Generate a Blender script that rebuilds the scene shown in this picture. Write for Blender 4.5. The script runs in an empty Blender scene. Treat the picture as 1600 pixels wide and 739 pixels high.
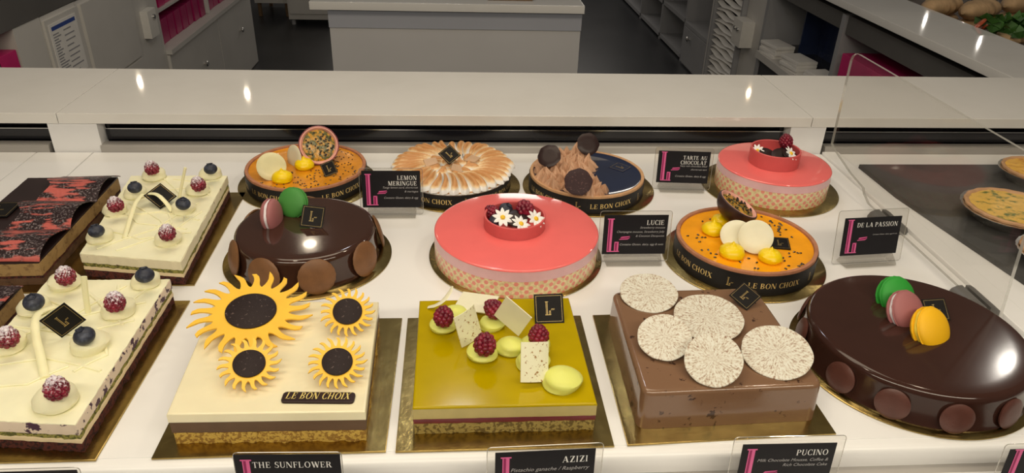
import bpy, bmesh, math, random
from math import sin, cos, pi, radians, sqrt, atan2, hypot
from mathutils import Vector, Matrix, Euler, noise
random.seed(7)
SC = bpy.context.scene
COL = SC.collection

# ------------------------------------------------------------------ camera, world, lights, exposure
# the deck of the display case is z = 0, the shop floor z = -0.95; +y runs away from the customer
FLOOR = -0.95
cam_data = bpy.data.cameras.new('camera')
cam = bpy.data.objects.new('camera', cam_data)
COL.objects.link(cam)
CAMERA = ((1.0638, -0.0296, -0.0648), 25.919)
cam.location = (0, 0, 0.6)
cam.rotation_euler = CAMERA[0]
cam_data.sensor_fit = 'HORIZONTAL'
cam_data.sensor_width = 36
cam_data.lens = CAMERA[1]
cam_data.clip_start = 0.02
SC.camera = cam

SC.view_settings.view_transform = 'Standard'
SC.view_settings.look = 'None'
SC.view_settings.gamma = 1
SC.view_settings.use_curve_mapping = False
SC.view_settings.exposure = 0.10

world = bpy.data.worlds.new('world')
SC.world = world
world.use_nodes = True
bg = world.node_tree.nodes['Background']
bg.inputs[0].default_value = (1.0, 0.90, 0.76, 1)
bg.inputs[1].default_value = 0.09


def area(name, loc, rot, sx, sy, power, col):
    l = bpy.data.lights.new(name, 'AREA')
    l.shape = 'RECTANGLE'
    l.size = sx
    l.size_y = sy
    l.energy = power
    l.color = col
    o = bpy.data.objects.new(name, l)
    o.location = loc
    o.rotation_euler = rot
    COL.objects.link(o)


def lamp(name, loc, power, col, rad=0.04):
    l = bpy.data.lights.new(name, 'POINT')
    l.energy = power
    l.color = col
    l.shadow_soft_size = rad
    o = bpy.data.objects.new(name, l)
    o.location = loc
    COL.objects.link(o)


WARM = (1.0, 0.85, 0.635)
area('ceiling_panel_over_case', (-0.15, 1.18, 1.75), (0, 0, 0), 1.6, 0.7, 12.5, WARM)
area('front_fill_strip', (0.1, -0.10, 0.95), (radians(48), 0, 0), 2.4, 0.12, 15, (1.0, 0.89, 0.70))  # added fill above the viewpoint, brightens the front faces of the cakes
lamp('downlight_left', (-0.55, 0.55, 1.75), 9, WARM, 0.05)
lamp('downlight_right', (1.1, 1.05, 1.75), 12, WARM, 0.05)
lamp('downlight_far_left', (-2.97, 6.93, 1.75), 3.5, WARM, 0.013)
lamp('downlight_far_middle', (-1.91, 6.6, 1.75), 3.5, WARM, 0.013)
lamp('downlight_far_right', (2.8, 6.75, 1.75), 2.0, (1.0, 0.74, 0.45), 0.014)
lamp('downlight_right_counter', (2.717, 2.698, 1.75), 7, (1.0, 0.93, 0.82), 0.035)
lamp('downlight_shop', (-0.892, 3.898, 1.75), 2.2, WARM, 0.04)
lamp('downlight_far_right_counter', (7.08, 10.966, 1.75), 5, (1.0, 0.93, 0.82), 0.014)
lamp('downlight_far_right_wall', (7.114, 9.678, 1.75), 4, (1.0, 0.93, 0.82), 0.014)
lamp('aisle_fill', (0.0, 2.35, 1.75), 9, (0.86, 0.9, 1.0), 0.08)  # added bluish fill for the island and cabinets, not a known fixture
area('back_fill_right', (1.2, 9.6, 1.8), (radians(-30), 0, 0), 1.6, 1.0, 18, (1.0, 0.93, 0.84))  # added soft fill for the background, set far back to stay out of reflections
area('back_fill_left', (-0.8, 9.6, 1.8), (radians(-30), 0, 0), 1.4, 1.0, 16, (1.0, 0.92, 0.80))  # second added background fill, left of the first

# ------------------------------------------------------------------ materials
LT = (0.92, 0.80, 0.64)


def lin(v):
    v /= 255
    return v / 12.92 if v <= 0.04045 else ((v + 0.055) / 1.055) ** 2.4


def C(r, g, b, k=1.0):
    return tuple(min(0.92, lin(v) / t * k) for v, t in zip((r, g, b), LT))


class NT:
    def __init__(s, name):
        s.m = bpy.data.materials.new(name)
        s.m.use_nodes = True
        s.t = s.m.node_tree
        s.n = s.t.nodes
        s.b = s.n['Principled BSDF']
        s.out = s.n['Material Output']

    def new(s, typ, **kw):
        nd = s.n.new(typ)
        for k, v in kw.items():
            setattr(nd, k, v)
        return nd

    def link(s, a, b):
        s.t.links.new(a, b)

    def coord(s, kind='Object'):
        return s.new('ShaderNodeTexCoord').outputs[kind]

    def noise(s, scale, vec, detail=3, rough=0.55):
        nd = s.new('ShaderNodeTexNoise')
        nd.inputs['Scale'].default_value = scale
        nd.inputs['Detail'].default_value = detail
        nd.inputs['Roughness'].default_value = rough
        s.link(vec, nd.inputs['Vector'])
        return nd.outputs['Fac']

    def ramp(s, fac, stops, interp='LINEAR'):
        r = s.new('ShaderNodeValToRGB')
        r.color_ramp.interpolation = interp
        e = r.color_ramp.elements
        while len(e) < len(stops):
            e.new(0.5)
        for i, (p, c) in enumerate(stops):
            e[i].position = p
            e[i].color = (*c, 1) if len(c) == 3 else c
        s.link(fac, r.inputs[0])
        return r.outputs[0]

    def math(s, op, a, b=None):
        nd = s.new('ShaderNodeMath', operation=op)
        for i, v in enumerate((a, b)):
            if v is None:
                continue
            if isinstance(v, (int, float)):
                nd.inputs[i].default_value = v
            else:
                s.link(v, nd.inputs[i])
        return nd.outputs[0]

    def mix(s, fac, a, b):
        nd = s.new('ShaderNodeMix', data_type='RGBA')
        if isinstance(fac, (int, float)):
            nd.inputs[0].default_value = fac
        else:
            s.link(fac, nd.inputs[0])
        for i, v in ((6, a), (7, b)):
            if isinstance(v, tuple):
                nd.inputs[i].default_value = (*v, 1)
            else:
                s.link(v, nd.inputs[i])
        return nd.outputs[2]

    def bump(s, h, strength=0.3, dist=0.001):
        nd = s.new('ShaderNodeBump')
        nd.inputs['Strength'].default_value = strength
        nd.inputs['Distance'].default_value = dist
        s.link(h, nd.inputs['Height'])
        s.link(nd.outputs[0], s.b.inputs['Normal'])

    def set(s, **kw):
        names = dict(col='Base Color', rough='Roughness', metal='Metallic', coat='Coat Weight', coat_r='Coat Roughness',
                     sss='Subsurface Weight', trans='Transmission Weight', ior='IOR', spec='Specular IOR Level',
                     alpha='Alpha', sheen='Sheen Weight')
        for k, v in kw.items():
            i = s.b.inputs[names[k]]
            if isinstance(v, tuple):
                i.default_value = (*v, 1)
            elif isinstance(v, (int, float)):
                i.default_value = v
            else:
                s.link(v, i)
        if 'sss' in kw:
            s.b.inputs['Subsurface Radius'].default_value = (0.6, 0.4, 0.25)
            s.b.inputs['Subsurface Scale'].default_value = 0.006


def plain(name, col, rough=0.5, var=0.08, scale=40, bump=0.0, bscale=200, bdist=0.001, **kw):
    t = NT(name)
    co = t.coord()
    f = t.noise(scale, co)
    lo = tuple(c * (1 - var) for c in col)
    hi = tuple(min(1, c * (1 + var)) for c in col)
    c = t.ramp(f, [(0.3, lo), (0.7, hi)])
    t.set(col=c, rough=rough, **kw)
    if bump:
        t.bump(t.noise(bscale, co, 4), bump, bdist)
    return t.m


def speckle(name, base, spot, scale, thr, rough=0.5, bump=0.0, soft=0.04, **kw):
    t = NT(name)
    co = t.coord()
    f = t.noise(scale, co, 4, 0.6)
    c = t.ramp(f, [(thr, base), (thr + soft, spot)])
    t.set(col=c, rough=rough, **kw)
    if bump:
        t.bump(t.noise(scale * 2, co, 4), bump, 0.002)
    return t.m


M = {}
M['white_panel'] = plain('white_panel', C(227, 213, 194), 0.4, 0.03, 6)
M['deck_white'] = plain('deck_white', C(229, 215, 195), 0.38, 0.03, 5, coat=0.15)
M['stone_white'] = speckle('stone_white', C(217, 202, 180), C(213, 198, 176), 5, 0.45, 0.035, soft=0.2)
M['cabinet_white'] = plain('cabinet_white', (0.62, 0.60, 0.57), 0.5, 0.04, 4)
M['cabinet_grey'] = plain('cabinet_grey', (0.33, 0.33, 0.345), 0.45, 0.05, 4)
M['island_white'] = plain('island_white', (0.62, 0.61, 0.62), 0.45, 0.03, 3)
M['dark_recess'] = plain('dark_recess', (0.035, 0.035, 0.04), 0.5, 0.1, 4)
M['fascia_dark'] = plain('fascia_dark', (0.11, 0.105, 0.10), 0.5, 0.1, 4)
M['black_gloss'] = plain('black_gloss', (0.012, 0.012, 0.016), 0.12, 0.1, 4)
M['blue_black'] = plain('blue_black', (0.02, 0.03, 0.075), 0.2, 0.2, 5)
M['rail_grey'] = plain('rail_grey', (0.40, 0.38, 0.36), 0.4, 0.05, 8, metal=0.2)
M['chrome'] = plain('chrome', (0.75, 0.74, 0.72), 0.2, 0.03, 8, metal=1.0)
M['magenta'] = plain('magenta', (0.50, 0.012, 0.13), 0.4, 0.1, 20)
M['magenta_shaded'] = plain('magenta_shaded', (0.36, 0.01, 0.10), 0.4, 0.1, 20)  # same magenta with the lower shelf's shade put into the colour
M['paper_white'] = plain('paper_white', (0.80, 0.78, 0.75), 0.6, 0.04, 20)
M['print_blue'] = plain('print_blue', (0.03, 0.07, 0.30), 0.5)
M['print_grey'] = plain('print_grey', (0.28, 0.28, 0.30), 0.6)
M['outlet'] = plain('outlet', (0.72, 0.70, 0.66), 0.4, 0.03)
M['slate'] = plain('slate', (0.062, 0.061, 0.06), 0.5, 0.25, 14, bump=0.25, bscale=60)
M['clamp_grey'] = plain('clamp_grey', (0.13, 0.125, 0.12), 0.4, 0.1)
M['brown_board'] = plain('brown_board', (0.20, 0.12, 0.06), 0.5, 0.2)


def floor_mat():
    t = NT('floor_tile')
    co = t.coord()
    f = t.noise(1.6, co, 4)
    c = t.ramp(f, [(0.3, (0.012, 0.013, 0.017)), (0.7, (0.032, 0.033, 0.038))])
    t.set(col=c, rough=0.35)
    t.bump(t.noise(30, co), 0.1, 0.002)
    return t.m


M['floor'] = floor_mat()


def gold_board():
    t = NT('gold_board')
    co = t.coord()
    f = t.noise(30, co, 3)
    c = t.ramp(f, [(0.35, (0.34, 0.24, 0.085)), (0.65, (0.48, 0.36, 0.13))])
    t.set(col=c, rough=0.26, metal=1.0)
    t.bump(t.noise(160, co, 2), 0.22, 0.001)
    return t.m


M['gold_board'] = gold_board()
M['gold_print'] = plain('gold_print', (0.80, 0.58, 0.22), 0.35, 0.05, metal=0.75)
M['gold_thin'] = plain('gold_thin', (0.50, 0.37, 0.15), 0.45, 0.05, metal=0.6)
M['gold_yellow'] = plain('gold_yellow', (0.85, 0.68, 0.22), 0.45, 0.05, metal=0.2)
M['band_black'] = plain('band_black', (0.012, 0.011, 0.011), 0.5, 0.2, spec=0.25)
M['card_black'] = plain('card_black', (0.011, 0.010, 0.013), 0.5, 0.1, spec=0.25)
M['print_grey_light'] = plain('print_grey_light', (0.42, 0.41, 0.42), 0.5, 0.02)
M['island_overhang_shade'] = plain('island_overhang_shade', (0.46, 0.48, 0.56), 0.45, 0.03, 3)  # island white with the bluish shade under the overhang painted in
M['print_white'] = plain('print_white', (0.86, 0.85, 0.84), 0.5, 0.02)
M['print_pink'] = plain('print_pink', (0.74, 0.13, 0.34), 0.45, 0.05)
M['print_plum'] = plain('print_plum', (0.30, 0.01, 0.10), 0.45, 0.05)
M['tag_black'] = plain('tag_black', (0.010, 0.009, 0.009), 0.55, 0.2, spec=0.15)

M['crust'] = plain('crust', C(168, 106, 70), 0.6, 0.18, 60, 0.4, 300)
M['crust_tan'] = plain('crust_tan', C(192, 140, 92), 0.6, 0.12, 60, 0.3, 300)
M['passion_glaze'] = plain('passion_glaze', C(236, 148, 18), 0.16, 0.10, 25, 0.15, 60, coat=0.1)
M['passion_toasted'] = plain('passion_toasted', C(208, 128, 24), 0.16, 0.22, 30, 0.15, 60, coat=0.1)
M['seed_black'] = plain('seed_black', (0.016, 0.011, 0.008), 0.15, 0.2, coat=0.5)
M['lemon_cream'] = plain('lemon_cream', C(252, 192, 0), 0.35, 0.04, 40, sss=0.15)
M['white_choc'] = plain('white_choc', C(224, 206, 164), 0.38, 0.04, 30, sss=0.1)
M['white_choc_thin'] = plain('white_choc_thin', C(210, 190, 134), 0.35, 0.05, 30, sss=0.1)
M['fruit_rind'] = plain('fruit_rind', C(140, 74, 70), 0.4, 0.3, 50, 0.3, 120)
M['fruit_rind_dark'] = plain('fruit_rind_dark', C(52, 32, 28), 0.4, 0.3, 60, 0.4, 120)
M['fruit_pith'] = plain('fruit_pith', C(220, 150, 122), 0.5, 0.12, 60)
M['fruit_pulp'] = speckle('fruit_pulp', C(196, 134, 34), C(86, 80, 24), 110, 0.44, 0.25, 0.5, coat=0.15, soft=0.10)
M['choc_glaze'] = plain('choc_glaze', C(58, 33, 22), 0.10, 0.08, 12, 0.06, 14, coat=0.3)
M['choc_glaze_dark'] = plain('choc_glaze_dark', C(54, 30, 21), 0.12, 0.10, 12, 0.06, 14, coat=0.05, spec=0.4)
M['tart_glaze_blue_reflection'] = plain('tart_glaze_blue_reflection', (0.010, 0.018, 0.055), 0.08, 0.15, 12, coat=0.8)  # dark chocolate with a blue reflection painted into its base colour
M['choc_dark'] = plain('choc_dark', C(46, 29, 25), 0.35, 0.12, 40, spec=0.3)
M['choc_disc'] = speckle('choc_disc', C(50, 28, 27), C(84, 56, 50), 220, 0.58, 0.5, 0.2, spec=0.25)
M['choc_shell'] = plain('choc_shell', C(116, 74, 40), 0.5, 0.14, 60, 0.25, 400)
M['choc_shell_dark'] = plain('choc_shell_dark', C(84, 46, 34), 0.4, 0.12, 60, 0.2, 400)
M['macaron_pink'] = plain('macaron_pink', C(158, 92, 84), 0.55, 0.10, 70, 0.25, 400)
M['macaron_green'] = plain('macaron_green', C(66, 128, 48), 0.55, 0.12, 70, 0.25, 400)
M['macaron_bright_green'] = plain('macaron_bright_green', C(38, 138, 38), 0.5, 0.12, 70, 0.25, 400)
M['macaron_yellow'] = plain('macaron_yellow', C(240, 170, 6), 0.5, 0.08, 70, 0.25, 400)
M['macaron_cream'] = plain('macaron_cream', C(226, 206, 192), 0.6, 0.08, 70)
M['macaron_gold_cream'] = plain('macaron_gold_cream', C(236, 196, 60), 0.6, 0.08, 70)
M['coral_glaze'] = plain('coral_glaze', C(255, 104, 92), 0.10, 0.03, 20, 0.04, 20, coat=0.6)
M['coral_ring'] = plain('coral_ring', C(206, 86, 78), 0.4, 0.04, 30)
M['pink_mousse'] = plain('pink_mousse', C(222, 168, 156), 0.35, 0.05, 40, coat=0.3)
M['cream'] = plain('cream', C(236, 218, 168), 0.5, 0.03, 60, 0.1, 120, sss=0.12)
M['cream_top'] = plain('cream_top', C(236, 218, 170), 0.5, 0.04, 30, 0.2, 90, sss=0.1)
M['cream_layer'] = plain('cream_layer', C(222, 190, 140), 0.55, 0.06, 60, 0.15, 200)
M['berry_cream'] = speckle('berry_cream', C(222, 192, 156), C(62, 22, 44), 62, 0.535, 0.5, 0.2, soft=0.03)
M['berry_cream_pale'] = speckle('berry_cream_pale', C(226, 204, 158), C(120, 74, 74), 70, 0.64, 0.5, 0.2, soft=0.03)
M['pistachio_sponge'] = speckle('pistachio_sponge', C(150, 136, 62), C(92, 86, 36), 260, 0.5, 0.9, 0.9)
M['dark_sponge'] = speckle('dark_sponge', C(84, 34, 24), C(44, 16, 14), 220, 0.5, 0.9, 0.9)
M['gold_sponge'] = speckle('gold_sponge', C(200, 156, 66), C(150, 106, 40), 240, 0.5, 0.9, 0.9)
M['choc_mousse'] = plain('choc_mousse', C(94, 66, 42), 0.6, 0.08, 60, 0.15, 200)
M['ivory_mousse'] = plain('ivory_mousse', C(230, 208, 160), 0.22, 0.03, 30, 0.04, 60, sss=0.1, coat=0.25)
M['pistachio_glaze'] = plain('pistachio_glaze', C(170, 138, 0), 0.12, 0.08, 14, 0.05, 30, spec=0.3)
M['ganache_pale'] = plain('ganache_pale', C(178, 152, 88), 0.45, 0.06, 60, 0.1, 200)
M['raspberry_jelly'] = plain('raspberry_jelly', C(98, 20, 26), 0.25, 0.15, 60)
M['nut_sponge'] = speckle('nut_sponge', C(158, 130, 64), C(104, 80, 34), 220, 0.5, 0.9, 0.9)
M['pistachio_cream'] = plain('pistachio_cream', C(216, 206, 96), 0.45, 0.05, 60, 0.1, 120, sss=0.15)
M['milk_glaze'] = speckle('milk_glaze', C(122, 86, 58), C(64, 40, 27), 80, 0.625, 0.14, 0.08, coat=0.3, soft=0.05)
M['petal_yellow'] = plain('petal_yellow', C(246, 176, 46), 0.4, 0.06, 30, sss=0.1)
M['sun_centre'] = speckle('sun_centre', C(42, 30, 26), C(96, 76, 66), 260, 0.62, 0.55, 0.3, spec=0.2)
M['support_choc'] = plain('support_choc', C(150, 110, 78), 0.5, 0.1)
M['daisy_white'] = plain('daisy_white', C(246, 240, 226), 0.5, 0.03)
M['daisy_yellow'] = plain('daisy_yellow', C(248, 180, 30), 0.5, 0.05)
M['blueberry'] = speckle('blueberry', (0.022, 0.026, 0.045), (0.085, 0.10, 0.15), 120, 0.5, 0.5, soft=0.25)
M['quiche_fill'] = speckle('quiche_fill', C(226, 172, 70), C(96, 104, 36), 60, 0.50, 0.35, 0.5, soft=0.12)
M['quiche_fill_plain'] = speckle('quiche_fill_plain', C(230, 168, 62), C(196, 122, 36), 60, 0.5, 0.35, 0.5, soft=0.12)
M['foil'] = plain('foil', (0.72, 0.70, 0.66), 0.25, 0.05, metal=1.0)
M['bread'] = plain('bread', (0.52, 0.34, 0.18), 0.7, 0.35, 14, 0.5, 60)
M['lettuce'] = plain('lettuce', (0.05, 0.14, 0.025), 0.5, 0.5, 20)
M['tomato'] = plain('tomato', (0.48, 0.085, 0.03), 0.3, 0.15)
M['tray_brown'] = plain('tray_brown', (0.06, 0.035, 0.022), 0.5, 0.2)
M['shard'] = plain('shard', C(196, 152, 110), 0.5, 0.08)


def raspberry_mat(name, sugar):
    t = NT(name)
    co = t.coord()
    f = t.noise(120, co, 2)
    c = t.ramp(f, [(0.3, C(92, 12, 28)), (0.7, C(144, 28, 46))])
    sx = t.new('ShaderNodeSeparateXYZ')
    t.link(co, sx.inputs[0])
    n2 = t.noise(520, co, 3)
    h = t.math('MULTIPLY', sx.outputs['Z'], 24.0)
    s = t.math('ADD', h, n2)
    k = t.ramp(s, [(0.60 - sugar, (0, 0, 0)), (0.80 - sugar, (0.85, 0.85, 0.85))])
    t.set(col=t.mix(k, c, C(232, 214, 206)), rough=0.35, sss=0.1)
    return t.m


M['raspberry_sugared'] = raspberry_mat('raspberry_sugared', -0.02)
M['raspberry'] = raspberry_mat('raspberry', -9)


def dotted_band():
    t = NT('dotted_sponge_band')
    uv = t.coord('UV')
    mp = t.new('ShaderNodeMapping')
    mp.inputs['Rotation'].default_value = (0, 0, radians(42))
    t.link(uv, mp.inputs['Vector'])
    v = t.new('ShaderNodeTexVoronoi', voronoi_dimensions='2D')
    v.inputs['Scale'].default_value = 98
    v.inputs['Randomness'].default_value = 0.22
    t.link(mp.outputs[0], v.inputs['Vector'])
    k = t.ramp(v.outputs['Distance'], [(0.30, (1, 1, 1)), (0.36, (0, 0, 0))])
    f = t.noise(240, t.coord(), 3)
    base = t.ramp(f, [(0.3, C(206, 172, 112)), (0.7, C(238, 208, 150))])
    t.set(col=t.mix(k, base, C(226, 132, 106)), rough=0.35, coat=0.35)
    return t.m


M['dotted_band'] = dotted_band()


def toasted(name, z0, z1):
    t = NT(name)
    co = t.coord()
    sx = t.new('ShaderNodeSeparateXYZ')
    t.link(co, sx.inputs[0])
    h = t.new('ShaderNodeMapRange')
    h.inputs['From Min'].default_value = z0
    h.inputs['From Max'].default_value = z1
    t.link(sx.outputs['Z'], h.inputs['Value'])
    f = t.math('MULTIPLY', t.noise(70, co, 2), 0.5)
    s = t.math('ADD', h.outputs[0], f)
    c = t.ramp(s, [(0.50, C(244, 232, 208)), (0.80, C(232, 192, 136)), (1.05, C(196, 134, 76))])
    t.set(col=c, rough=0.55, sss=0.1)
    return t.m


M['meringue'] = toasted('meringue', -0.002, 0.0135)
M['meringue_base'] = plain('meringue_base', C(240, 226, 200), 0.6, 0.05, sss=0.1)
M['mousse_brown'] = plain('mousse_brown', C(196, 146, 106), 0.5, 0.08, 60, 0.1, 200)


def radial_speckle():
    t = NT('speckled_choc_disc')
    co = t.coord()
    sx = t.new('ShaderNodeSeparateXYZ')
    t.link(co, sx.inputs[0])
    ang = t.math('MULTIPLY', t.math('ARCTAN2', sx.outputs['Y'], sx.outputs['X']), 12.0)
    rad = t.math('MULTIPLY', t.math('SQRT', t.math('ADD', t.math('MULTIPLY', sx.outputs['X'], sx.outputs['X']),
                                                  t.math('MULTIPLY', sx.outputs['Y'], sx.outputs['Y']))), 130.0)
    cb = t.new('ShaderNodeCombineXYZ')
    t.link(ang, cb.inputs[0])
    t.link(rad, cb.inputs[1])
    inf = t.new('ShaderNodeObjectInfo')
    t.link(t.math('MULTIPLY', inf.outputs['Random'], 50), cb.inputs[2])
    f = t.noise(1.3, cb.outputs[0], 4, 0.7)
    f2 = t.noise(420, co, 2)
    s = t.math('ADD', t.math('MULTIPLY', f, 0.7), t.math('MULTIPLY', f2, 0.3))
    c = t.ramp(s, [(0.455, C(212, 198, 170)), (0.54, C(194, 172, 140)), (0.625, C(132, 92, 66))])
    t.set(col=c, rough=0.5)
    return t.m


M['speckled_disc'] = radial_speckle()
M['gold_flecked'] = speckle('gold_flecked', C(230, 214, 168), C(150, 98, 34), 240, 0.60, 0.35, 0.05, soft=0.05)


def pink_brushed():
    t = NT('pink_brushed_chocolate')
    co = t.coord()
    mp = t.new('ShaderNodeMapping')
    mp.inputs['Scale'].default_value = (20, 110, 40)
    mp.inputs['Rotation'].default_value = (0, 0, radians(-38))
    t.link(co, mp.inputs['Vector'])
    w = t.noise(1.0, mp.outputs[0], 4, 0.6)
    area_ = t.noise(17, co, 2)
    sp = t.noise(330, co, 3)
    k = t.ramp(t.math('ADD', t.math('MULTIPLY', w, 0.65), t.math('MULTIPLY', area_, 0.4)), [(0.55, (0, 0, 0)), (0.60, (0.9, 0.9, 0.9))])
    k2 = t.ramp(sp, [(0.53, (0, 0, 0)), (0.62, (0.6, 0.6, 0.6))])
    c = t.mix(k2, C(40, 25, 24), C(150, 130, 120))
    c = t.mix(k, c, C(196, 92, 76))
    t.set(col=c, rough=0.4)
    return t.m


M['pink_brushed'] = pink_brushed()
M['choc_sheet'] = plain('choc_sheet', C(42, 27, 24), 0.35, 0.15, 40)
M['opera_layer'] = speckle('opera_layer', C(160, 122, 70), C(104, 70, 40), 90, 0.52, 0.7, 0.4, soft=0.2)
M['opera_soak'] = speckle('opera_soak', C(92, 62, 40), C(58, 36, 24), 70, 0.5, 0.7, 0.4, soft=0.2)
M['ivory_stick'] = plain('ivory_stick', C(234, 216, 160), 0.4, 0.04, sss=0.1)


def acrylic(name, tint, edge=False):
    m = bpy.data.materials.new(name)
    m.use_nodes = True
    t = m.node_tree
    t.nodes.remove(t.nodes['Principled BSDF'])
    tr = t.nodes.new('ShaderNodeBsdfTransparent')
    tr.inputs[0].default_value = (*tint, 1)
    gl = t.nodes.new('ShaderNodeBsdfGlossy')
    gl.inputs['Roughness'].default_value = 0.05
    mx = t.nodes.new('ShaderNodeMixShader')
    nz = t.nodes.new('ShaderNodeTexNoise')
    nz.inputs['Scale'].default_value = 9
    bp = t.nodes.new('ShaderNodeBump')
    bp.inputs['Strength'].default_value = 0.02
    t.links.new(nz.outputs[0], bp.inputs['Height'])
    t.links.new(bp.outputs[0], gl.inputs['Normal'])
    mx.inputs[0].default_value = 0.035
    t.links.new(tr.outputs[0], mx.inputs[1])
    if edge:
        df = t.nodes.new('ShaderNodeBsdfDiffuse')
        df.inputs[0].default_value = (0.8, 0.78, 0.72, 1)
        m2 = t.nodes.new('ShaderNodeMixShader')
        m2.inputs[0].default_value = 0.6
        t.links.new(df.outputs[0], m2.inputs[1])
        t.links.new(gl.outputs[0], m2.inputs[2])
        mx.inputs[0].default_value = 0.65
        t.links.new(m2.outputs[0], mx.inputs[2])
    else:
        t.links.new(gl.outputs[0], mx.inputs[2])
    t.links.new(mx.outputs[0], t.nodes['Material Output'].inputs[0])
    return m


M['acrylic'] = acrylic('acrylic', (0.955, 0.95, 0.94))
M['acrylic_foot'] = acrylic('acrylic_foot', (0.80, 0.79, 0.77))
M['acrylic_edge'] = acrylic('acrylic_edge', (0.8, 0.8, 0.78), True)


# ------------------------------------------------------------------ mesh helpers
class B:
    """collects geometry for ONE mesh object"""

    def __init__(s):
        s.v = []
        s.f = []
        s.uv = {}

    def add(s, verts, faces, uvs=None, mat=None):
        o = len(s.v)
        if mat is not None:
            verts = [mat @ Vector(p) for p in verts]
        s.v += [tuple(p) for p in verts]
        for i, f in enumerate(faces):
            if uvs:
                s.uv[len(s.f)] = uvs[i]
            s.f.append(tuple(a + o for a in f))
        return s

    def box(s, x0, x1, y0, y1, z0, z1, mat=None):
        v = [(x, y, z) for z in (z0, z1) for x, y in ((x0, y0), (x1, y0), (x1, y1), (x0, y1))]
        return s.add(v, [(3, 2, 1, 0), (4, 5, 6, 7), (0, 1, 5, 4), (1, 2, 6, 5), (2, 3, 7, 6), (3, 0, 4, 7)], mat=mat)

    def lathe(s, prof, n=64, mat=None, wob=None, a0=0.0, a1=2 * pi):
        full = abs(a1 - a0 - 2 * pi) < 1e-6
        m = n if full else n + 1
        v = []
        for r, z in prof:
            for i in range(m):
                a = a0 + (a1 - a0) * i / n
                k = 1 + (wob(a, r, z) if wob else 0)
                v.append((r * k * cos(a), r * k * sin(a), z))
        f = []
        uv = []
        R = max(p[0] for p in prof)
        for j in range(len(prof) - 1):
            for i in range(n):
                i2 = (i + 1) % m
                f.append((j * m + i, j * m + i2, (j + 1) * m + i2, (j + 1) * m + i))
                ua = (a0 + (a1 - a0) * i / n) * R
                ub = (a0 + (a1 - a0) * (i + 1) / n) * R
                uv.append(((ua, prof[j][1]), (ub, prof[j][1]), (ub, prof[j + 1][1]), (ua, prof[j + 1][1])))
        return s.add(v, f, uv, mat)

    def ellipsoid(s, c, r, nu=16, nv=10, mat=None):
        prof = [(max(1e-5, cos(-pi / 2 + pi * j / nv)), sin(-pi / 2 + pi * j / nv)) for j in range(nv + 1)]
        v = []
        f = []
        for a, b in prof:
            for i in range(nu):
                t = 2 * pi * i / nu
                v.append((c[0] + r[0] * a * cos(t), c[1] + r[1] * a * sin(t), c[2] + r[2] * b))
        for j in range(nv):
            for i in range(nu):
                i2 = (i + 1) % nu
                f.append((j * nu + i, j * nu + i2, (j + 1) * nu + i2, (j + 1) * nu + i))
        return s.add(v, f, mat=mat)

    def prism(s, out, z0, z1, bev=0.0, seg=4, mat=None, bot=True):
        """outline (anticlockwise) raised from z0 to z1 with a rounded upper edge"""
        n = len(out)
        inn = []
        for i in range(n):
            a, b, c = Vector(out[i - 1]), Vector(out[i]), Vector(out[(i + 1) % n])
            d1, d2 = (b - a).normalized(), (c - b).normalized()
            n1, n2 = Vector((-d1.y, d1.x)), Vector((-d2.y, d2.x))
            k = n1 + n2
            k = k / max(0.35, k.length_squared) * 2 if k.length > 1e-6 else n1
            inn.append(k)
        rings = [(0, z0), (0, z1 - bev)]
        if bev > 0:
            rings += [(bev * (1 - cos(pi / 2 * q / seg)), z1 - bev + bev * sin(pi / 2 * q / seg)) for q in range(1, seg + 1)]
            rings += [(bev * 1.5, z1)]
        v = []
        for d, z in rings:
            for i in range(n):
                v.append((out[i][0] + inn[i].x * d, out[i][1] + inn[i].y * d, z))
        f = []
        for j in range(len(rings) - 1):
            for i in range(n):
                i2 = (i + 1) % n
                f.append((j * n + i, j * n + i2, (j + 1) * n + i2, (j + 1) * n + i))
        f.append(tuple(range((len(rings) - 1) * n, len(rings) * n)))
        if bot:
            f.append(tuple(range(n - 1, -1, -1)))
        return s.add(v, f, mat=mat)

    def tube(s, pts, r, n=8, cap=True, flat=1.0):
        pts = [Vector(p) for p in pts]
        rad = r if isinstance(r, (list, tuple)) else [r] * len(pts)
        v = []
        for i, p in enumerate(pts):
            t = (pts[min(i + 1, len(pts) - 1)] - pts[max(i - 1, 0)]).normalized()
            up = Vector((0, 0, 1)) if abs(t.z) < 0.9 else Vector((0, 1, 0))
            sx = t.cross(up).normalized()
            sy = sx.cross(t).normalized()
            for k in range(n):
                a = 2 * pi * k / n
                v.append(p + sx * cos(a) * rad[i] + sy * sin(a) * rad[i] * flat)
        f = []
        for i in range(len(pts) - 1):
            for k in range(n):
                k2 = (k + 1) % n
                f.append((i * n + k, i * n + k2, (i + 1) * n + k2, (i + 1) * n + k))
        if cap:
            f.append(tuple(range(n - 1, -1, -1)))
            f.append(tuple((len(pts) - 1) * n + k for k in range(n)))
        return s.add(v, f)

    def polys(s, polys, mat=None, fn=None):
        for q in polys:
            v = [fn(p) if fn else (p[0], p[1], 0) for p in q]
            s.add(v, [tuple(range(len(q)))], mat=mat)
        return s

    def mesh(s, name, material, smooth=True, angle=40):
        me = bpy.data.meshes.new(name)
        me.from_pydata(s.v, [], s.f)
        if s.uv:
            ul = me.uv_layers.new(name='UVMap')
            for p in me.polygons:
                q = s.uv.get(p.index)
                if q:
                    for li, c in zip(p.loop_indices, q):
                        ul.data[li].uv = c
        bm = bmesh.new()
        bm.from_mesh(me)
        bmesh.ops.recalc_face_normals(bm, faces=bm.faces)
        if smooth:
            for fc in bm.faces:
                fc.smooth = True
            lim = radians(angle)
            for e in bm.edges:
                if len(e.link_faces) == 2 and e.calc_face_angle(0) > lim:
                    e.smooth = False
        bm.to_mesh(me)
        bm.free()
        me.materials.append(material)
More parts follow.
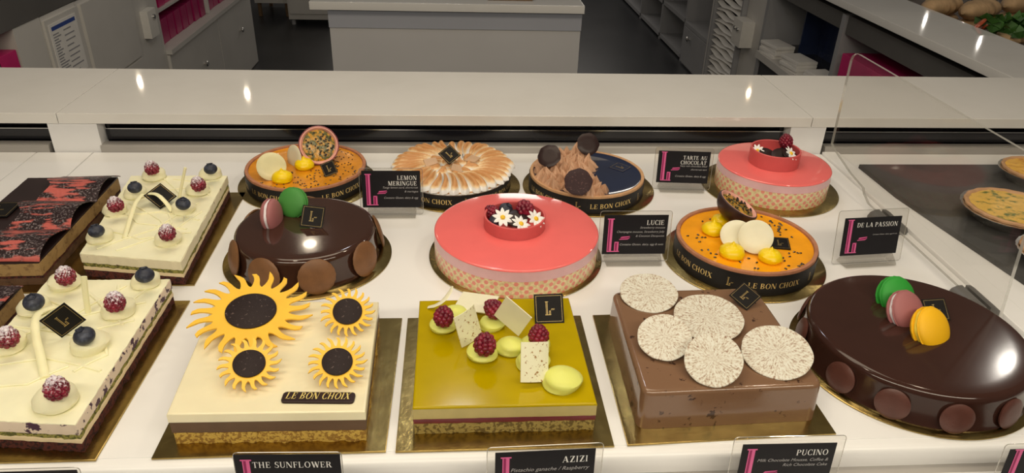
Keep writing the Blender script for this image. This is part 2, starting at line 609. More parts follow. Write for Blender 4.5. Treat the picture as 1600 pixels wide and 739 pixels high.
        me.update()
        return me


def put(name, me, parent=None, loc=(0, 0, 0), rot=(0, 0, 0), scale=None):
    o = bpy.data.objects.new(name, me)
    COL.objects.link(o)
    o.location = loc
    o.rotation_euler = rot
    if scale:
        o.scale = scale
    o.parent = parent
    return o


def obj(name, b, material, parent=None, loc=(0, 0, 0), rot=(0, 0, 0), smooth=True, angle=40):
    return put(name, b.mesh(name, M[material] if isinstance(material, str) else material, smooth, angle), parent, loc, rot)


def tag(o, label, cat, group=None):
    o['label'] = label
    o['category'] = cat
    if group:
        o['group'] = group
    return o


def thing(name, label, cat, loc=(0, 0, 0), rot=(0, 0, 0), group=None):
    o = bpy.data.objects.new(name, None)
    COL.objects.link(o)
    o.location = loc
    o.rotation_euler = rot
    o.empty_display_size = 0.02
    return tag(o, label, cat, group)


def struct(name, b, material, **kw):
    o = obj(name, b, material, **kw)
    o['kind'] = 'structure'
    return o


def copy_tree(o, parent=None):
    c = o.copy()
    COL.objects.link(c)
    c.parent = parent
    for ch in list(o.children):
        copy_tree(ch, c)
    return c


# ------------------------------------------------------------------ serif lettering (cut as flat print)
TH, TN, SO, SF = 0.155, 0.055, 0.065, 0.05


def quad(x0, y0, x1, y1):
    return [(x0, y0), (x1, y0), (x1, y1), (x0, y1)]


def stem(x, w=TH, y0=0.0, y1=1.0, top=True, bottom=True):
    p = [quad(x, y0, x + w, y1)]
    if bottom:
        p.append(quad(x - SO, y0, x + w + SO, y0 + SF))
    if top:
        p.append(quad(x - SO, y1 - SF, x + w + SO, y1))
    return p


def diag(x0, y0, x1, y1, w):
    return [[(x0, y0), (x0 + w, y0), (x1 + w, y1), (x1, y1)] if y0 < y1 else [(x1, y1), (x1 + w, y1), (x0 + w, y0), (x0, y0)]]


def arc(cx, cy, rx, ry, a0, a1, w=TH, t=TN, n=14):
    p = []
    for i in range(n):
        q = []
        for k in (i, i + 1):
            a = radians(a0 + (a1 - a0) * k / n)
            q.append(((cx + rx * cos(a), cy + ry * sin(a)), (cx + (rx - w) * cos(a), cy + (ry - t) * sin(a))))
        p.append([q[0][0], q[1][0], q[1][1], q[0][1]])
    return p


def serif(x, y):
    return quad(x - SO, y, x + TN + SO, y + SF)


GL = {}
GL['L'] = (stem(.07) + [quad(.2, 0, .66, TN), [(.60, 0), (.66, 0), (.68, .30), (.64, .30)]], .74)
GL['I'] = (stem(.08), .36)
GL['E'] = (stem(.07) + [quad(.2, 0, .62, TN), quad(.2, 1 - TN, .60, 1), quad(.2, .49, .48, .49 + TN), quad(.45, .38, .49, .66),
                        [(.58, 0), (.62, 0), (.66, .28), (.62, .28)], [(.56, 1), (.60, 1), (.62, .74), (.58, .74)]], .72)
GL['F'] = (stem(.07) + [quad(.2, 1 - TN, .60, 1), quad(.2, .49, .48, .49 + TN), quad(.45, .38, .49, .66), [(.56, 1), (.60, 1), (.62, .74), (.58, .74)]], .66)
GL['B'] = (stem(.07) + arc(.30, .755, .34, .245, -90, 90) + arc(.30, .26, .40, .26, -90, 90) + [quad(.2, .94, .32, 1), quad(.2, 0, .32, TN), quad(.2, .48, .32, .53)], .76)
GL['P'] = (stem(.07) + arc(.30, .73, .38, .27, -90, 90) + [quad(.2, .94, .32, 1), quad(.2, .46, .32, .46 + TN)], .72)
GL['R'] = (stem(.07) + arc(.30, .745, .36, .255, -90, 90) + [quad(.2, .94, .32, 1), quad(.2, .49, .34, .49 + TN)] + diag(.34, .52, .58, 0, .19) + [quad(.52, 0, .84, SF)], .82)
GL['D'] = (stem(.07) + arc(.30, .5, .50, .5, -90, 90) + [quad(.2, .94, .32, 1), quad(.2, 0, .32, TN)], .86)
GL['O'] = (arc(.45, .5, .42, .52, 0, 360, n=24), .90)
GL['C'] = (arc(.45, .5, .42, .52, 48, 312, n=20) + [quad(.68, .68, .73, 1.0), quad(.68, 0.03, .73, .26)], .80)
GL['G'] = (arc(.45, .5, .42, .52, 48, 320, n=20) + [quad(.68, .68, .73, 1.0)] + stem(.60, .16, 0.05, .45, True, False), .88)
GL['U'] = (stem(.07, TH, .3, 1, True, False) + stem(.64, TN, .3, 1, True, False) + arc(.385, .32, .315, .34, 180, 360, .12), .80)
GL['N'] = (stem(.08, TN) + diag(.06, 1, .62, 0, .20) + stem(.76, TN, 0, 1, True, False), .92)
GL['M'] = (stem(.07, TN) + diag(.06, 1, .40, 0, .20) + diag(.46, 0, .82, 1, TN) + stem(.80, TH), 1.08)
GL['H'] = (stem(.07) + stem(.60) + [quad(.2, .47, .65, .47 + TN)], .90)
GL['T'] = (stem(.28, TH, 0, 1, False, True) + [quad(.02, 1 - TN, .74, 1), [(.02, 1), (.06, 1), (.04, .72), (0, .72)], [(.70, 1), (.74, 1), (.76, .72), (.72, .72)]], .78)
GL['A'] = (diag(.06, 0, .38, 1, TN) + diag(.33, 1, .62, 0, .21) + [quad(.18, .30, .64, .30 + TN), quad(0, 0, .2, SF), quad(.54, 0, .92, SF)], .92)
GL['V'] = (diag(.06, 1, .38, 0, .21) + diag(.46, 0, .80, 1, TN), .88)
GL['W'] = (diag(.04, 1, .30, 0, .20) + diag(.38, 0, .60, 1, TN) + diag(.50, 1, .76, 0, .20) + diag(.84, 0, 1.08, 1, TN) + [quad(0, .95, .32, 1), quad(.98, .95, 1.2, 1)], 1.2)
GL['X'] = (diag(.06, 1, .60, 0, .21) + diag(.06, 0, .68, 1, TN) + [quad(0, 0, .22, SF), quad(.54, 0, .88, SF), quad(0, .95, .34, 1), quad(.58, .95, .84, 1)], .88)
GL['Z'] = (diag(.04, 0, .50, 1, .22) + [quad(.06, .94, .70, 1), quad(.04, 0, .72, TN), quad(.06, .74, .10, 1), quad(.68, 0, .72, .28)], .78)
GL['S'] = (arc(.34, .745, .27, .275, 50, 270, .16, TN) + arc(.34, .26, .29, .28, -130, 90, .16, TN) + [[(.18, .62), (.30, .47), (.52, .40), (.40, .54)], quad(.54, .70, .58, 1), quad(.05, 0, .09, .30)], .66)
GL[' '] = ([], .34)


def text(s, h, track=0.05):
    """serif capitals, cap height h; returns polygons and the width"""
    x = 0
    out = []
    for ch in s:
        p, w = GL[ch]
        out += [[((a + x) * h, b * h) for a, b in q] for q in p]
        x += w + track
    return out, (x - track) * h


def shift(polys, dx, dy=0, shear=0.0):
    return [[(a + dx + b * shear, b + dy) for a, b in q] for q in polys]


def fine_text(s, h, right, y):
    """small slanted lettering, right aligned, as polygons"""
    cu = bpy.data.curves.new('lettering', 'FONT')
    cu.body = s
    cu.size = h * 1.4
    cu.shear = 0.32
    cu.resolution_u = 2
    o = bpy.data.objects.new('lettering', cu)
    COL.objects.link(o)
    dg = bpy.context.evaluated_depsgraph_get()
    me = o.evaluated_get(dg).to_mesh()
    pl = [[(me.vertices[i].co.x, me.vertices[i].co.y) for i in p.vertices] for p in me.polygons]
    bpy.data.objects.remove(o)
    bpy.data.curves.remove(cu)
    w = max(p[0] for q in pl for p in q)
    return shift(pl, right - w, y)


def emblem(h, thin=1.0):
    """the shop mark: a tall double stroked column, a short one and a dash"""
    if thin < 1:
        a = [quad(.02, .965, .26, 1), quad(.07, .03, .095, .97), quad(.15, .03, .19, .97), quad(0, 0, .44, .035), quad(.30, .03, .325, .30), quad(.385, .03, .42, .30), quad(.30, .275, .42, .31)]
        d = .06
    else:
        a = [quad(0, .97, .19, 1), quad(.032, .03, .050, .97), quad(.095, .03, .155, .97), quad(.032, 0, .38, .028), quad(.235, .03, .255, .30), quad(.315, .03, .355, .30), quad(.235, .275, .355, .305)]
        d = 0
    a += [[(.36 + d, .365), (.60 + d, .375), (.66 + d, .43), (.655 + d, .44), (.59 + d, .395), (.36 + d, .385)], [(.39 + d, .42), (.64 + d, .455), (.66 + d, .475), (.42 + d, .455)]]
    return [[(x * h, y * h) for x, y in q] for q in a]


def emblem_bars(h):
    return [[(x * h, y * h) for x, y in q] for q in [quad(.050, .03, .095, .97), quad(.255, .03, .315, .275), [(.38, .388), (.58, .398), (.64, .452), (.40, .418)]]]


# ------------------------------------------------------------------ the shop behind the case
struct('floor', B().box(-9, 9, -0.6, 12.5, FLOOR - 0.05, FLOOR), 'floor')
struct('wall_back', B().box(-9, 9, 12.5, 12.6, FLOOR, 1.95), 'cabinet_grey')

# staff worktop along the back of the case: three stone slabs
wt = thing('worktop', 'long white stone worktop along the back of the cake case', 'worktop', (0, 1.58, 0.0625))
YF, YB = 1.434, 1.738
for x0, x1 in ((-2.4, -0.7886), (-0.7870, 0.7436), (0.7453, 2.6)):
    out = [(x0, YF - 1.58), (x1, YF - 1.58), (x1, YB - 1.58), (x0, YB - 1.58)]
    obj('stone_slab', B().prism(out, 0, 0.021, 0.0005, 1), 'stone_white', wt)

case = thing('display_case', 'white refrigerated display case holding the cakes and signs', 'display case', (0, 1.0, FLOOR))


def cz(b, name, mat_, **kw):
    """a part of the case given in world coordinates"""
    b.v = [(x, y - 1.0, z - FLOOR) for x, y, z in b.v]
    return obj(name, b, mat_, case, **kw)


for x0, x1, mt in ((-1.6, -0.8490, 'deck_white'), (-0.8465, -0.7393, 'deck_white'), (-0.7368, 0.783, 'deck_white'), (0.822, 1.7, 'deck_white')):
    cz(B().prism([(x0, 0.597), (x1, 0.597), (x1, 1.437), (x0, 1.437)], -0.02, 0, 0.0008, 2), 'deck_panel', mt)
cz(B().prism([(0.785, 0.597), (0.820, 0.597), (0.820, 1.437), (0.785, 1.437)], -0.02, 0.006, 0.002, 3), 'divider_strip', 'deck_white')
cz(B().box(-1.6, 1.7, 1.475, 1.50, -0.9, 0.0615), 'back_panel', 'black_gloss')
cz(B().box(-1.6, 1.7, 1.4385, 1.474, -0.06, -0.022), 'back_sill', 'white_panel')
for x0, x1 in ((-0.8137, -0.7193), (0.705, 0.782)):
    cz(B().prism([(x0, 1.440), (x1, 1.440), (x1, 1.473), (x0, 1.473)], -0.022, 0.0618, 0), 'post', 'white_panel')
for x0, x1 in ((-1.6, -0.822), (-0.722, 0.705), (0.79, 1.7)):
    b = B()
    prof = [(1.4375, -0.012), (1.4375, 0.010), (1.4395, 0.0145), (1.444, 0.016), (1.458, 0.016), (1.458, -0.012)]
    b.add([(x, y, z) for x in (x0, x1) for y, z in prof], [(i, (i + 1) % 6, 6 + (i + 1) % 6, 6 + i) for i in range(6)] + [tuple(range(6)), tuple(range(11, 5, -1))])
    cz(b, 'door_rail', 'rail_grey')
    cz(B().box(x0 + 0.006, x1 - 0.004, 1.464, 1.4665, 0.018, 0.0405), 'sliding_door', 'black_gloss')
    cz(B().box(x0 + 0.006, x1 - 0.004, 1.4630, 1.4665, 0.0405, 0.0418), 'door_edge', 'chrome')
# rounded front lip, price rail and front body
b = B()
lip = [(0.597, -0.03), (0.597, -0.001)] + [(0.589 - 0.008 * sin(a), -0.009 + 0.008 * cos(a)) for a in (0, .5, 1.0, 1.57)] + [(0.581, -0.030)]
b.add([(x, y, z) for x in (-1.6, 1.7) for y, z in lip], [(i, (i + 1) % 7, 7 + (i + 1) % 7, 7 + i) for i in range(7)] + [tuple(range(7)), tuple(range(13, 6, -1))])
cz(b, 'front_lip', 'deck_white')
cz(B().box(-1.6, 1.7, 0.566, 0.581, -0.040, -0.027), 'channel', 'rail_grey')
cz(B().prism([(-1.6, 0.44), (1.7, 0.44), (1.7, 0.566), (-1.6, 0.566)], -0.05, -0.022, 0.004, 3), 'sign_ledge', 'deck_white')
cz(B().box(-1.6, 1.7, 0.46, 1.43, FLOOR, -0.05), 'body', 'white_panel')

# island counter in the middle of the shop
isl = thing('island_counter', 'white island counter with overhanging top in the shop middle', 'counter', (0, 3.3, FLOOR))
obj('body', B().box(-0.512, 0.497, -0.285, 0.9, 0, 0.83), 'island_white', isl)
obj('upper_panel', B().box(-0.514, 0.499, -0.289, 0.902, 0.831, 0.904), 'island_overhang_shade', isl)
obj('countertop', B().prism([(-0.578, -0.315), (0.503, -0.315), (0.503, 0.93), (-0.578, 0.93)], 0.905, 0.936, 0.002, 2), 'stone_white', isl)
tb = thing('serving_tray', 'low brown tray at the far top edge on the island counter', 'tray', (0.21, 3.16, FLOOR + 0.937))
obj('base', B().box(-0.09, 0.09, -0.10, 0.10, 0, 0.006), 'brown_board', tb)
for s in (-1, 1):
    obj('side', B().box(s * 0.09 - 0.004, s * 0.09 + 0.004, -0.10, 0.10, 0.006, 0.022), 'brown_board', tb)

# ---- cabinets along the left side (faces look towards +x)
LX = -1.469


def lbox(t, name, y0, y1, z0, z1, mt, d0=0.02, d1=0.0, parent=None, bev=False):
    """a panel on the left run: sticks out d1 from the face plane, goes back to d0 behind it"""
    ox, oy, oz = t.location
    p = parent or t
    return obj(name, B().box(LX - d0 - ox, LX + d1 - ox, y0 - oy, y1 - oy, z0 - oz, z1 - oz), mt, p)


ltop = thing('side_worktop', 'dark edged stone worktop on the left wall cabinets', 'worktop', (LX - 0.3, 3.7, -0.03))
obj('stone_slab', B().box(-0.30, 0.305, -1.93, 1.95, 0.098, 0.104), 'brown_board', ltop)
obj('recess_board', B().box(-0.30, 0.303, -1.93, 1.95, 0.0, 0.097), 'fascia_dark', ltop)

cb = thing('cabinet', 'left cabinet with an open bay nearest the worktop end', 'cabinet', (LX - 0.3, 2.35, FLOOR))
lbox(cb, 'body', 1.95, 2.44, FLOOR, -0.032, 'cabinet_white', 0.5)
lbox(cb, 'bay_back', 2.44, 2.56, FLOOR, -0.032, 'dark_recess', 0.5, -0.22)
lbox(cb, 'side_panel', 2.56, 2.735, FLOOR, -0.032, 'cabinet_white', 0.5)
pk = obj('gift_box', B().prism([(-0.09, -0.055), (0.09, -0.055), (0.09, 0.055), (-0.09, 0.055)], 0, 0.12, 0.002, 2), 'magenta', None, (LX - 0.09, 2.49, -0.215))
tag(pk, 'magenta box in the open bay at the far left edge', 'box')
obj('bay_shelf', B().box(-0.2, 0.3, 0.09, 0.21, 0.72, 0.733), 'cabinet_white', cb)

nb = thing('cabinet', 'left cabinet with a printed notice on its door', 'cabinet', (LX - 0.3, 2.86, FLOOR))
lbox(nb, 'body', 2.74, 3.005, FLOOR, -0.034, 'cabinet_white', 0.5)
lbox(nb, 'door', 2.745, 3.0, -0.40, -0.05, 'cabinet_white', 0.0, 0.008)
nt = obj('notice', B().box(0, 0.002, -0.10, 0.11, -0.21, 0.0), 'paper_white', None, (LX + 0.0085, 2.862, -0.068))
tag(nt, 'white printed notice sheet with a blue heading on the left cabinet', 'notice')
obj('heading', B().box(0.0021, 0.0026, -0.085, 0.098, -0.024, -0.010), 'print_blue', nt)
b = B()
for i in range(17):
    z = -0.036 - i * 0.0098
    b.box(0.0021, 0.0025, -0.085, -0.085 + random.uniform(0.03, 0.07), z - 0.0045, z)
    if i % 2 == 0:
        b.box(0.0021, 0.0025, -0.005, -0.005 + random.uniform(0.05, 0.1), z - 0.0045, z)
bp = obj('text_block', b, 'print_grey', nt, smooth=False)

db = thing('cabinet', 'left cabinet with one large plain door beside the notice', 'cabinet', (LX - 0.3, 3.25, FLOOR))
lbox(db, 'body', 3.01, 3.50, FLOOR, -0.036, 'cabinet_white', 0.5)
lbox(db, 'door', 3.025, 3.49, -0.372, -0.05, 'cabinet_white', 0.0, 0.012)
lbox(db, 'drawer', 3.025, 3.49, -0.70, -0.382, 'cabinet_white', 0.0, 0.012)

pb = thing('cabinet', 'narrow left cabinet pillar carrying a white power socket', 'cabinet', (LX - 0.3, 3.64, FLOOR))
lbox(pb, 'body', 3.505, 3.775, FLOOR, -0.036, 'cabinet_white', 0.5)
ob = thing('power_socket', 'white surface power socket box on the left cabinet pillar', 'socket', (LX, 3.63, -0.25))
obj('box', B().prism([(0, -0.05), (0.035, -0.05), (0.035, 0.05), (0, 0.05)], -0.070, 0.055, 0.004, 2), 'outlet', ob)
obj('switch', B().lathe([(0.0, 0.008), (0.011, 0.008), (0.013, 0.0), (0.013, -0.002)], 12), 'chrome', ob, (0.036, 0.01, 0.02), (0, pi / 2, 0))

sb = thing('cabinet', 'left cabinet with open shelf of pink boxes above two doors', 'cabinet', (LX - 0.3, 4.6, FLOOR))
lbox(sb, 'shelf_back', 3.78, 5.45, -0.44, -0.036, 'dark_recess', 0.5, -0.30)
lbox(sb, 'side_panel', 5.43, 5.452, FLOOR, -0.036, 'cabinet_white', 0.5)
lbox(sb, 'side_panel', 3.778, 3.80, FLOOR, -0.036, 'cabinet_white', 0.5)
lbox(sb, 'divider', 4.62, 4.64, -0.43, -0.036, 'cabinet_white', 0.3, -0.02)
lbox(sb, 'shelf', 3.80, 5.43, -0.455, -0.432, 'cabinet_white', 0.3, 0.03)
lbox(sb, 'upper_shelf', 3.80, 5.43, -0.262, -0.250, 'cabinet_white', 0.3, -0.02)
lbox(sb, 'body', 3.80, 5.43, FLOOR, -0.455, 'cabinet_white', 0.5)
for y0, y1, yk in ((3.805, 4.628, 4.281), (4.640, 5.425, 5.082)):
    d = lbox(sb, 'door', y0, y1, -0.945, -0.46, 'cabinet_white', 0.0, 0.014)
    k = obj('knob', B().lathe([(0.0, 0.026), (0.012, 0.024), (0.016, 0.018), (0.012, 0.010), (0.006, 0.006), (0.006, 0)], 14), 'chrome', d,
            (LX + 0.014 - sb.location.x, yk - sb.location.y, -0.638 - FLOOR), (0, pi / 2, 0))
bm_box = B().prism([(-0.05, -0.042), (0.05, -0.042), (0.05, 0.042), (-0.05, 0.042)], 0, 0.14, 0.002, 2).mesh('gift_box', M['magenta'])
bm_box2 = B().prism([(-0.05, -0.042), (0.05, -0.042), (0.05, 0.042), (-0.05, 0.042)], 0, 0.12, 0.002, 2).mesh('gift_box', M['magenta_shaded'])
for row, (zz, me_, yy0, nn) in enumerate(((-0.249, bm_box, 3.86, 15), (-0.431, bm_box2, 3.86, 15))):
    for i in range(nn):
        y = yy0 + i * 0.1 + (0.09 if i >= 8 else 0)
        if 4.58 < y < 4.68 or y > 5.38:
            continue
        g = put('gift_box', me_, None, (LX - 0.085 - random.uniform(0, 0.01), y, zz), (0, 0, random.uniform(-0.04, 0.04)))
        tag(g, ('magenta gift box standing on the upper shelf of the left cabinet' if row == 0 else
                'shade-darkened magenta gift box standing on the lower shelf of the left cabinet'), 'box',
            'gift boxes on the upper left shelf' if row == 0 else 'gift boxes on the lower left shelf')

for i, (x0, x1, y, z0, lab) in enumerate(((-1.80, -1.50, 6.85, -0.83, 'white cabinet on short legs at the far left back'),
                                          (-1.45, -1.06, 6.55, -0.90, 'white back cabinet standing just left behind the island counter'))):
    fb = thing('cabinet', lab, 'cabinet', ((x0 + x1) / 2, y, FLOOR))
    h = (x1 - x0) / 2
    obj('body', B().box(-h, h, 0, 0.5, z0 - FLOOR, 0.9), 'cabinet_white', fb)
    obj('door', B().box(-h + 0.015, h - 0.015, -0.015, 0, z0 - FLOOR + 0.05, 0.85), 'cabinet_white', fb)
    for lx in (-h + 0.03, h - 0.03):
        for ly in (0.04, 0.46):
            obj('leg', B().lathe([(0.018, 0), (0.018, z0 - FLOOR)], 10), 'brown_board' if i == 0 else 'cabinet_grey', fb, (lx, ly, 0))

# ---- units along the right side (faces look towards -x)
RX = 1.715


def rbox(t, name, y0, y1, z0, z1, mt, d0=0.02, d1=0.0, parent=None):
    ox, oy, oz = t.location
    return obj(name, B().box(RX - d1 - ox, RX + d0 - ox, y0 - oy, y1 - oy, z0 - oz, z1 - oz), mt, parent or t)


rt = thing('side_worktop', 'pale stone worktop running back along the right side', 'worktop', (1.83, 3.0, -0.06))
obj('stone_slab', B().prism([(-0.157, -1.15), (0.155, -1.15), (0.155, 1.0), (-0.157, 1.0)], 0.012, 0.042, 0.002, 2), 'stone_white', rt)
obj('support_board', B().box(-0.10, 0.15, -1.15, 1.0, -0.012, 0.011), 'dark_recess', rt)

su = thing('open_shelf', 'tall open grey shelf unit at the far right of the aisle', 'shelf', (RX + 0.25, 6.7, FLOOR))
rbox(su, 'back_panel', 5.56, 8.1, FLOOR, 0.3, 'dark_recess', 0.27, -0.22)
for z in (FLOOR + 0.02, -0.66, -0.36, -0.06):
    rbox(su, 'shelf_board', 5.58, 8.1, z, z + 0.03, 'cabinet_grey', 0.27)
for y in (5.56, 6.25, 7.0, 8.08):
    rbox(su, 'upright', y, y + 0.03, FLOOR, 0.3, 'cabinet_grey', 0.27)

dk = thing('cabinet', 'grey right cabinet with a small chrome knob before the shelf unit', 'cabinet', (RX + 0.25, 5.2, FLOOR))
rbox(dk, 'body', 4.96, 5.54, FLOOR, -0.665, 'cabinet_grey', 0.27)
rbox(dk, 'recess', 4.96, 5.54, -0.64, 0.0, 'dark_recess', 0.27, -0.22)
rbox(dk, 'ledge', 4.96, 5.54, -0.665, -0.64, 'cabinet_grey', 0.27, 0.01)
d = rbox(dk, 'door', 4.98, 5.52, FLOOR + 0.02, -0.67, 'cabinet_grey', 0.0, 0.016)
obj('knob', B().lathe([(0.0, 0.03), (0.014, 0.027), (0.02, 0.02), (0.014, 0.011), (0.008, 0.006), (0.008, 0)], 14), 'chrome', d,
    (RX - 0.016 - dk.location.x, 5.36, -0.73 - FLOOR), (0, -pi / 2, 0))
d.children[0].location.y = 5.36 - dk.location.y
rbox(dk, 'side_panel', 4.905, 4.955, FLOOR, 0.0, 'cabinet_white', 0.27, 0.02)

wp = thing('wave_panel', 'white rippled display panel standing on the right of the aisle', 'panel', (RX + 0.1, 4.65, FLOOR))
rbox(wp, 'backing', 4.40, 4.90, FLOOR, 0.0, 'dark_recess', 0.27, -0.02)
nx = 24
for k in range(26):
    b = B()
    v = []
    for i in range(nx + 1):
        y = -0.235 + 0.465 * i / nx
        wv = 0.0075 * sin(y * 17 + k * 2.7) + 0.002 * sin(y * 31 + k * 1.3)
        z = 0.06 + k * 0.035 + wv
        for dx, dz in ((-0.085, -0.013), (-0.118, 0.0), (-0.085, 0.014)):
            v.append((dx, y, z + dz))
    f = [(i * 3 + j, i * 3 + j + 1, i * 3 + j + 4, i * 3 + j + 3) for i in range(nx) for j in range(2)]
    b.add(v, f)
    obj('ripple', b, 'paper_white', wp)
for y in (4.386, 4.884):
    rbox(wp, 'frame_post', y, y + 0.018, FLOOR, 0.0, 'cabinet_grey', 0.2, 0.03)

pr = thing('cabinet', 'right cabinet pillar carrying a white power socket', 'cabinet', (RX + 0.25, 4.24, FLOOR))
rbox(pr, 'body', 4.10, 4.38, FLOOR, -0.08, 'cabinet_white', 0.27)
ob = thing('power_socket', 'white surface power socket box on the right cabinet pillar', 'socket', (RX, 4.30, -0.42))
obj('box', B().prism([(-0.075, -0.075), (0, -0.075), (0, 0.075), (-0.075, 0.075)], -0.075, 0.075, 0.004, 2), 'outlet', ob)
for dy in (-0.02, 0.03):
    obj('switch', B().lathe([(0.0, 0.01), (0.012, 0.009), (0.014, 0.0), (0.014, -0.002)], 12), 'chrome', ob, (-0.076, dy, 0.02), (0, -pi / 2, 0))

oc = thing('cabinet', 'right cabinet with dark open bay and white paper stacks', 'cabinet', (RX + 0.25, 3.65, FLOOR))
rbox(oc, 'bay_back', 3.24, 4.06, -0.43, -0.13, 'blue_black', 0.27, -0.22)
rbox(oc, 'bay_floor', 3.24, 4.06, -0.46, -0.43, 'black_gloss', 0.27, -0.12)
rbox(oc, 'side_panel', 4.06, 4.095, FLOOR, -0.08, 'cabinet_grey', 0.27, 0.01)
rbox(oc, 'side_panel', 3.205, 3.24, FLOOR, -0.08, 'cabinet_grey', 0.27, 0.01)
rbox(oc, 'top_rail', 3.24, 4.06, -0.15, -0.08, 'fascia_dark', 0.27)
rbox(oc, 'mid_divider', 3.86, 3.87, -0.43, -0.15, 'blue_black', 0.26, -0.12)
rbox(oc, 'ledge', 3.24, 4.06, -0.50, -0.462, 'cabinet_white', 0.27, 0.035)
rbox(oc, 'body', 3.24, 4.06, FLOOR, -0.50, 'dark_recess', 0.27)
for y, dy, lab in ((3.95, 0.0, 'white folded paper stack farthest back on the right ledge'),
                   (3.66, 0.0, 'white folded paper stack in the middle of the right ledge'),
                   (3.37, 0.0, 'white folded paper stack nearest the pink bag on the right ledge')):
    pt = thing('paper_stack', lab, 'paper stack', (RX + 0.035, y, -0.461), (0, 0, 0.12), 'paper stacks on the right ledge')
    for i in range(4):
        obj('bundle', B().prism([(-0.055, -0.085), (0.055, -0.085), (0.055, 0.085), (-0.055, 0.085)], 0.0, 0.0165, 0.003, 2), 'paper_white', pt,
            (random.uniform(-.006, .006), random.uniform(-.006, .006), 0.017 * i), (0, 0, random.uniform(-.05, .05)))
mb = thing('cabinet', 'right cabinet end bay holding a pink bag beside acrylic screen', 'cabinet', (RX + 0.25, 2.7, FLOOR))
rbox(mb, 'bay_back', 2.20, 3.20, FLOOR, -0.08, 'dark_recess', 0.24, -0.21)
rbox(mb, 'bay_floor', 2.20, 3.20, -0.56, -0.53, 'cabinet_grey', 0.27, -0.02)
rbox(mb, 'top_rail', 2.20, 3.20, -0.16, -0.08, 'fascia_dark', 0.27)
rbox(mb, 'side_panel', 2.16, 2.20, FLOOR, -0.08, 'cabinet_grey', 0.27)
mg = obj('paper_bag', B().prism([(-0.10, -0.26), (0.10, -0.26), (0.10, 0.24), (-0.10, 0.24)], 0, 0.30, 0.004, 2), 'magenta', None, (RX + 0.08, 2.90, -0.529))
tag(mg, 'large magenta paper bag in the right cabinet behind acrylic screen', 'bag')

# ---- sandwiches behind the right worktop
st = thing('sandwich_counter', 'dark tray counter behind the right worktop under the sandwiches', 'counter', (2.9, 3.0, FLOOR))
obj('body', B().box(-0.88, 0.9, -1.3, 1.4, 0, 0.80), 'tray_brown', st)
obj('tray', B().prism([(-0.86, -1.25), (0.88, -1.25), (0.88, 1.35), (-0.86, 1.35)], 0.80, 0.815, 0.004, 2), 'tray_brown', st)


def loaf_mesh(seed):
    random.seed(seed)
    b = B()
    n = 18
    pts = []
    for i in range(n + 1):
        u = i / n
        pts.append((0, (u - 0.5) * 0.34, 0.0))
    rad = [0.048 * max(0.12, (1 - abs(2 * i / n - 1) ** 3.2)) * (1 + 0.10 * sin(i * 2.3 + seed)) for i in range(n + 1)]
    b.tube(pts, rad, 14, True, 0.72)
    return b.mesh('bread', M['bread'])


def frill_mesh(seed, mt, r=0.05):
    random.seed(seed)
    b = B()
    for q in range(26):
        c = Vector((random.uniform(-.03, .03), random.uniform(-.15, .15), random.uniform(-0.012, 0.02)))
        k = random.uniform(.6, 1.1) * r * 0.6
        e = Euler((random.uniform(-1, 1), random.uniform(-1, 1), random.uniform(0, 6)))
        mt_ = Matrix.Translation(c) @ e.to_matrix().to_4x4()
        v = [(0, 0, 0.0)]
        for i in range(10):
            a = 2 * pi * i / 10
            v.append((k * cos(a) * random.uniform(.8, 1.2), k * sin(a), 0.25 * k * (1 if i % 2 else -1)))
        b.add(v, [(0, 1 + i, 1 + (i + 1) % 10) for i in range(10)], mat=mt_)
    return b.mesh('lettuce', mt)


loafs = [loaf_mesh(i) for i in range(3)]
frill = frill_mesh(5, M['lettuce'])
slice_me = B().lathe([(0.0, 0.006), (0.026, 0.006), (0.031, 0.003), (0.031, -0.003), (0.026, -0.006), (0, -0.006)], 20).mesh('tomato_slice', M['tomato'])
for (x, y, rz), lab, green in (
        ((2.109, 3.177) + (-58,), 'bread roll at the left end behind the right worktop', False),
        ((2.239, 3.109) + (-58,), 'second bread roll from the left behind the right worktop', False),
        ((2.533, 3.266) + (-58,), 'bread roll at the right picture edge behind the right worktop', False),
        ((2.174, 2.806) + (-60,), 'lettuce and tomato sandwich nearest the right worktop edge', True)):
    s = thing('sandwich', lab, 'sandwich', (x, y, -0.087 if not green else -0.075), (0, 0, radians(rz)), 'sandwiches behind the right worktop')
    put('bread_bottom', loafs[1], s, (0, 0, 0.0), (0, 0, 0), (1.1, 0.9, 0.75))
    if green:
        put('lettuce', frill, s, (-0.01, 0, 0.045), (0, 0, 0), (1.5, 1.1, 1.3))
        for dy in (-0.17, -0.10):
            put('tomato_slice', slice_me, s, (-0.05, dy, 0.055), (0.3, -0.9, 0), (1.2, 1.2, 1.2))
    else:
        put('bread_top', loafs[0], s, (0.0, 0, 0.060), (0, 0, 0), (1.15, 0.9, 1.15))

# ------------------------------------------------------------------ generic patisserie pieces
BT = 0.0022     # board thickness


def round_board(x, y, r, label):
    b = B().lathe([(1e-4, 0), (r - 0.001, 0), (r, 0.0006), (r, 0.0016), (r - 0.001, BT), (1e-4, BT)], 96)
    return tag(obj('cake_board', b, 'gold_board', None, (x, y, 0.0002)), label, 'cake board', 'gold cake boards')


def square_board(out, label):
    cx = sum(p[0] for p in out) / 4
    cy = sum(p[1] for p in out) / 4
    b = B().prism([(x - cx, y - cy) for x, y in out], 0, BT, 0.0006, 2)
    return tag(obj('cake_board', b, 'gold_board', None, (cx, cy, 0.0002)), label, 'cake board', 'gold cake boards')


